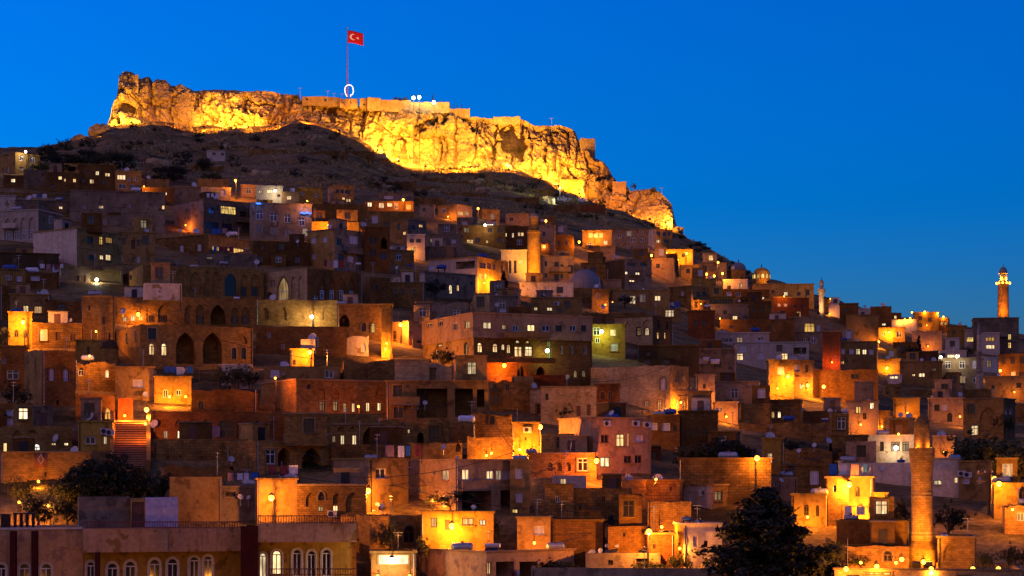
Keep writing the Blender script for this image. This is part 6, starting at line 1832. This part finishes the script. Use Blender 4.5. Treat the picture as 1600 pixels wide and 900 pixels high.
def hanging(px, py, w, h, mat, name, label, cat, diamond=False, off=0.12):
    rec = seen_at(px + w/2, py + h/2)
    Y = (depth_on(rec, px + w/2) if rec else D(px, py)) - off
    p, q = at(px, py, Y), at(px + w, py + h, Y)
    W, H = q.x - p.x, p.z - q.z; n = 14
    th = rec['th'] if rec else 0
    root = ob(name, None, None, (p.x, Y - 0.15, q.z), (0, 0, th))
    V = []
    for o in (0, 0.03):
        for j in (0, 1):
            for i in range(n + 1): V.append((W*i/n, 0.08*math.sin(i*1.3) * (1.2 - 0.6*j) + o, H*j + (0.03*math.sin(i*0.9) if j == 0 else 0)))
    k = 2*(n+1); f = []
    for i in range(n):
        f += [(i, i+1, n+2+i, n+1+i), (k+n+1+i, k+n+2+i, k+i+1, k+i), (n+1+i, n+2+i, k+n+2+i, k+n+1+i), (k+i, k+i+1, i+1, i)]
    ob('cloth', mesh_from('cloth', V, f, (mat,), True), root)
    if diamond:
        for sc_, m in ((0.36, 'rug_pale'), (0.24, 'rug')):
            c = (W/2, -0.10 - (0.36 - sc_) * 0.2, H*0.55); v = [(c[0]-W*sc_*0.7, c[1], c[2]), (c[0], c[1], c[2]-H*sc_), (c[0]+W*sc_*0.7, c[1], c[2]), (c[0], c[1], c[2]+H*sc_)]
            v += [(x, y + 0.02, z) for x, y, z in v]
            ob('diamond', mesh_from('diamond', v, [(0,1,2,3),(7,6,5,4),(0,4,5,1),(1,5,6,2),(2,6,7,3),(3,7,4,0)], (m,)), root)
    tag(root, label, cat)
hanging(135, 375, 15, 25, 'cloth_blue', 'hanging_cloth', 'blue cloth hanging from the balcony of the white-sided apartment house', 'cloth')
hanging(54, 707, 20, 24, 'rug', 'hanging_rug', 'brown rug with a diamond pattern hung over the stone terrace wall', 'rug', True)
hanging(26, 249, 20, 9, 'cloth_blue', 'awning_cloth', 'blue awning cloth on the tan house at the top left', 'awning')
hanging(830, 520, 9, 8, 'cloth_white', 'laundry_sheet', 'white sheet drying on the balcony of the many-windowed apartment house', 'laundry')
hanging(845, 520, 8, 7, 'cloth_pink', 'laundry_sheet', 'pinkish sheet drying beside the white one on the same balcony', 'laundry')
hanging(1098, 558, 10, 6, 'cloth_white', 'laundry_sheet', 'left of two white cloths drying in front of the modern white house', 'laundry')
hanging(1110, 561, 14, 8, 'cloth_white', 'laundry_sheet', 'right and larger of two white cloths drying in front of the modern white house', 'laundry')
hanging(800, 890, 5, 10, 'cloth_red', 'laundry_sheet', 'red cloth drying at the bottom edge of the pink flat-roofed house', 'laundry')
hanging(808, 891, 5, 9, 'cloth_white', 'laundry_sheet', 'white cloth drying beside the red one at the bottom edge', 'laundry')
hanging(581, 797, 7, 11, 'cloth_white', 'hanging_banner', 'small pale pennant hanging below the lamp by the cube-shaped house', 'pennant')
hanging(1244, 764, 44, 9, 'lavender', 'hanging_banner', 'long mauve cloth along the roof edge of the yellow-lit low house', 'banner')

# blue light strings on the hotel roof
for x0, x1, y in ((400, 408, 317), (469, 487, 332)):
    rec = seen_at((x0+x1)/2, 322); Y = (depth_on(rec, (x0+x1)/2) - 0.4) if rec else 330
    rt = ob('roof_light', None, None, at((x0+x1)/2, y + 1, Y)); s = Y / F
    n = 6; hw = (x1-x0)/2*s
    MB().path([(-hw + 2*hw*i/n, 0, 0.12*math.sin(i*2.1)) for i in range(n+1)], 0.12).build('tube', 'led_blue', rt)
    for k in (-hw, hw): MB().tube((k, 0.05, -0.9), (k, 0.05, 0.05), 0.05, n=5).build('post', 'iron', rt)
    ld = bpy.data.lights.new('roof_glow', 'POINT'); ld.energy = 120; ld.color = (0.05, 0.2, 1); ob('roof_glow', ld, rt, (0, -0.6, 0.3))
    tag(rt, f'blue light string at the {"left" if x0 < 420 else "right"} end of the grey block roof', 'light string')

# power pole and wires, roof antennas
def power_pole(px, top, bot, label):
    Y = D(px, bot) - 2; p = at(px, bot, Y); H = at(px, top, Y).z - p.z
    rt = ob('power_pole', None, None, p)
    MB().tube((0,0,-1), (0,0,H), 0.16, 0.10, 8).build('pole', 'wood', rt)
    for k in (0.9, 0.72): MB().box(-1.3, 1.3, -0.08, 0.08, H*k, H*k+0.16).build('crossarm', 'wood', rt)
    for sx in (-1.1, -0.4, 0.4, 1.1): MB().lathe([(0.05,0),(0.09,0.1),(0.05,0.25)], 8, (sx, 0, H*0.9+0.16)).build('insulator', 'dish', rt)
    tag(rt, label, 'power pole'); return rt
power_pole(227, 251, 300, 'wooden power pole with crossarms in the upper left')
power_pole(1329, 745, 812, 'dark power pole in front of the gold-lit houses right of the pine')
power_pole(1075, 605, 655, 'power pole at the lit corner of the big rough stone house')
power_pole(1237, 575, 622, 'power pole between the yellow-lit house and the street lamp')
power_pole(1545, 735, 800, 'power pole at the orange-lit street on the right edge')
power_pole(1310, 640, 690, 'power pole above the rubble terraces left of the big minaret')
tank(1330, 809, 22, 'galvanised')
# ------------------------------------------------------------------ a label for every thing that has none yet
MARKS = [('the flagpole', 543, 100), ('the big front minaret', 1440, 760), ('the slim two-balcony minaret', 1529, 570), ('the glowing-balcony minaret', 1567, 460), ('the small ridge minaret', 1283, 468),
         ('the thick yellow minaret', 834, 395), ('the broad grey dome', 914, 440), ('the lit ridge domes', 1180, 425), ('the red-lit stairs', 204, 695), ('the peeling front balcony', 260, 850),
         ('the twin black arches', 305, 545), ('the ornate two-sided mansion', 490, 447), ('the concrete-frame house', 690, 625), ('the many-windowed tan flats', 790, 535), ('the big rough stone house', 1010, 605),
         ('the large dark pine', 1200, 845), ('the cream villa', 740, 428), ('the white-sided flats', 130, 385), ('the four white blind arches', 30, 350), ('the modern white house', 1200, 550),
         ('the red-lit tower', 1298, 548), ('the blazing yellow wall', 815, 686), ('the pinkish apartments', 735, 745), ('the lamp-washed little house', 712, 830), ('the long white wall', 1368, 735),
         ('the blue-windowed block', 438, 345), ('the castle graveyard', 890, 315), ('the ridge roof with lamps', 1447, 500), ('the orange tower house', 153, 500), ('the rug on the terrace wall', 64, 718),
         ('the tall orange sliver wall', 604, 518), ('the pale pink house', 945, 690), ('the gold-lit houses', 1310, 785), ('the lattice-topped house', 1417, 637), ('the floodlit hall', 1450, 892), ('the cream house with blue tanks', 1095, 840),
         ('the tan cube house', 590, 755), ('the two pale-framed arches', 470, 712), ('the square house with balconies', 523, 390), ('the brown six-window house', 152, 280)]
def relate(px, py):
    best = min(MARKS, key=lambda m: (m[1]-px)**2 + ((m[2]-py)*1.4)**2)
    dx, dy = px - best[1], py - best[2]
    if abs(dx) < 14 and abs(dy) < 14: d = 'right by'
    elif abs(dy) > abs(dx) * 1.8: d = 'above' if dy < 0 else 'below'
    elif abs(dx) > abs(dy) * 1.8: d = 'left of' if dx < 0 else 'right of'
    else: d = ('up' if dy < 0 else 'down') + (' left of' if dx < 0 else ' right of')
    return f'{d} {best[0]}', math.hypot(dx, dy)
LOOK = {'stone': 'honey stone', 'brown': 'brown stone', 'rubble': 'rough stone', 'pale': 'pale stone', 'tan': 'tan plastered', 'pink': 'pinkish plastered', 'white': 'whitewashed', 'peel': 'peeling white', 'grey': 'grey plastered',
        'dark': 'dark', 'ochre': 'yellowish', 'brick': 'reddish', 'maroon': 'maroon', 'lavender': 'lavender', 'balcony': 'peeling tan'}
NUM = {1: 'one', 2: 'two', 3: 'three', 4: 'four', 5: 'five', 6: 'six'}
ORD = ['nearest'] + [w + ' nearest' for w in 'second third fourth fifth sixth seventh eighth ninth tenth eleventh twelfth thirteenth fourteenth fifteenth sixteenth seventeenth eighteenth nineteenth twentieth twenty-first twenty-second twenty-third twenty-fourth twenty-fifth twenty-sixth twenty-seventh twenty-eighth twenty-ninth thirtieth'.split()]
used = set(); todo = []
for r in HOUSES:
    o = r['root']; o['category'] = r['cat']; o['kind'] = 'thing'
    if r['cat'] == 'house' and 'group' not in o: o['group'] = 'houses climbing the hillside'
    if r['label'] and r['label'].strip():
        o['label'] = r['label']; used.add(r['label']); continue
    size = 'tall' if r['h'] > 7.5 else ('low' if r['h'] < 3.6 else ('wide' if r['W'] > 13 else 'small' if r['W'] < 6 else ''))
    feat = (' with ' + NUM.get(r['nlit'], 'several') + (' lit window' if r['nlit'] == 1 else ' lit windows')) if r['nlit'] else (' with blind arches' if r['narch'] > 1 else (' with a broken top' if r['jag'] else (' without windows' if r['nwin'] == 0 else '')))
    if r['cat'] == 'terrace wall':
        o['group'] = 'terrace walls on the slope'; feat = ' with a broken top'
    todo.append((o, f'{size} {LOOK[r["mat"]]} {"terrace wall" if r["cat"] == "terrace wall" else "house"}{feat}'.strip(), (r['fa'] + r['fb']) / 2, (r['top'] + r['bot']) / 2))
for L in LAMPS + PLANTS + ROOFS + FLOODS + CABLES:
    o = L['root']
    if 'cat' in L: o['category'] = L['cat']
    else: o['category'] = 'floodlight' if o.name.startswith('flood') else 'street lamp' if o.name.startswith('street') else 'wall lamp'
    o['group'] = {'washing line': 'washing lines on the roofs', 'cable': 'cables between the roofs', 'satellite dish': 'satellite dishes on the roofs', 'water tank': 'water tanks on the roofs', 'tree': 'trees of the hill town', 'floodlight': 'floodlights', 'street lamp': 'street lamps', 'wall lamp': 'lamps on house walls', 'mast': 'masts on the castle rock', 'solar heater': 'solar heaters on the roofs', 'air conditioner': 'air conditioners on the walls'}[o['category']]
    if L.get('label'): o['label'] = L['label']; continue
    todo.append((o, L.get('base', 'small glowing floodlight'), L['px'], L['py']))
from collections import defaultdict
byl = defaultdict(list)
for o, base, px, py in todo:
    rel, d = relate(px, py); byl[(base, rel)].append((d, o))
for (base, rel), lst in byl.items():
    lst.sort(key=lambda q: q[0])
    for i, (d, o) in enumerate(lst):
        o['label'] = f'{base} {rel}' if len(lst) == 1 else f'{base}, {ORD[min(i, 29)]} one {rel}'
        if len(o['label'].split()) > 16: o['label'] = o['label'].replace(' nearest one ', ' nearest ').replace(' with a broken top', '')
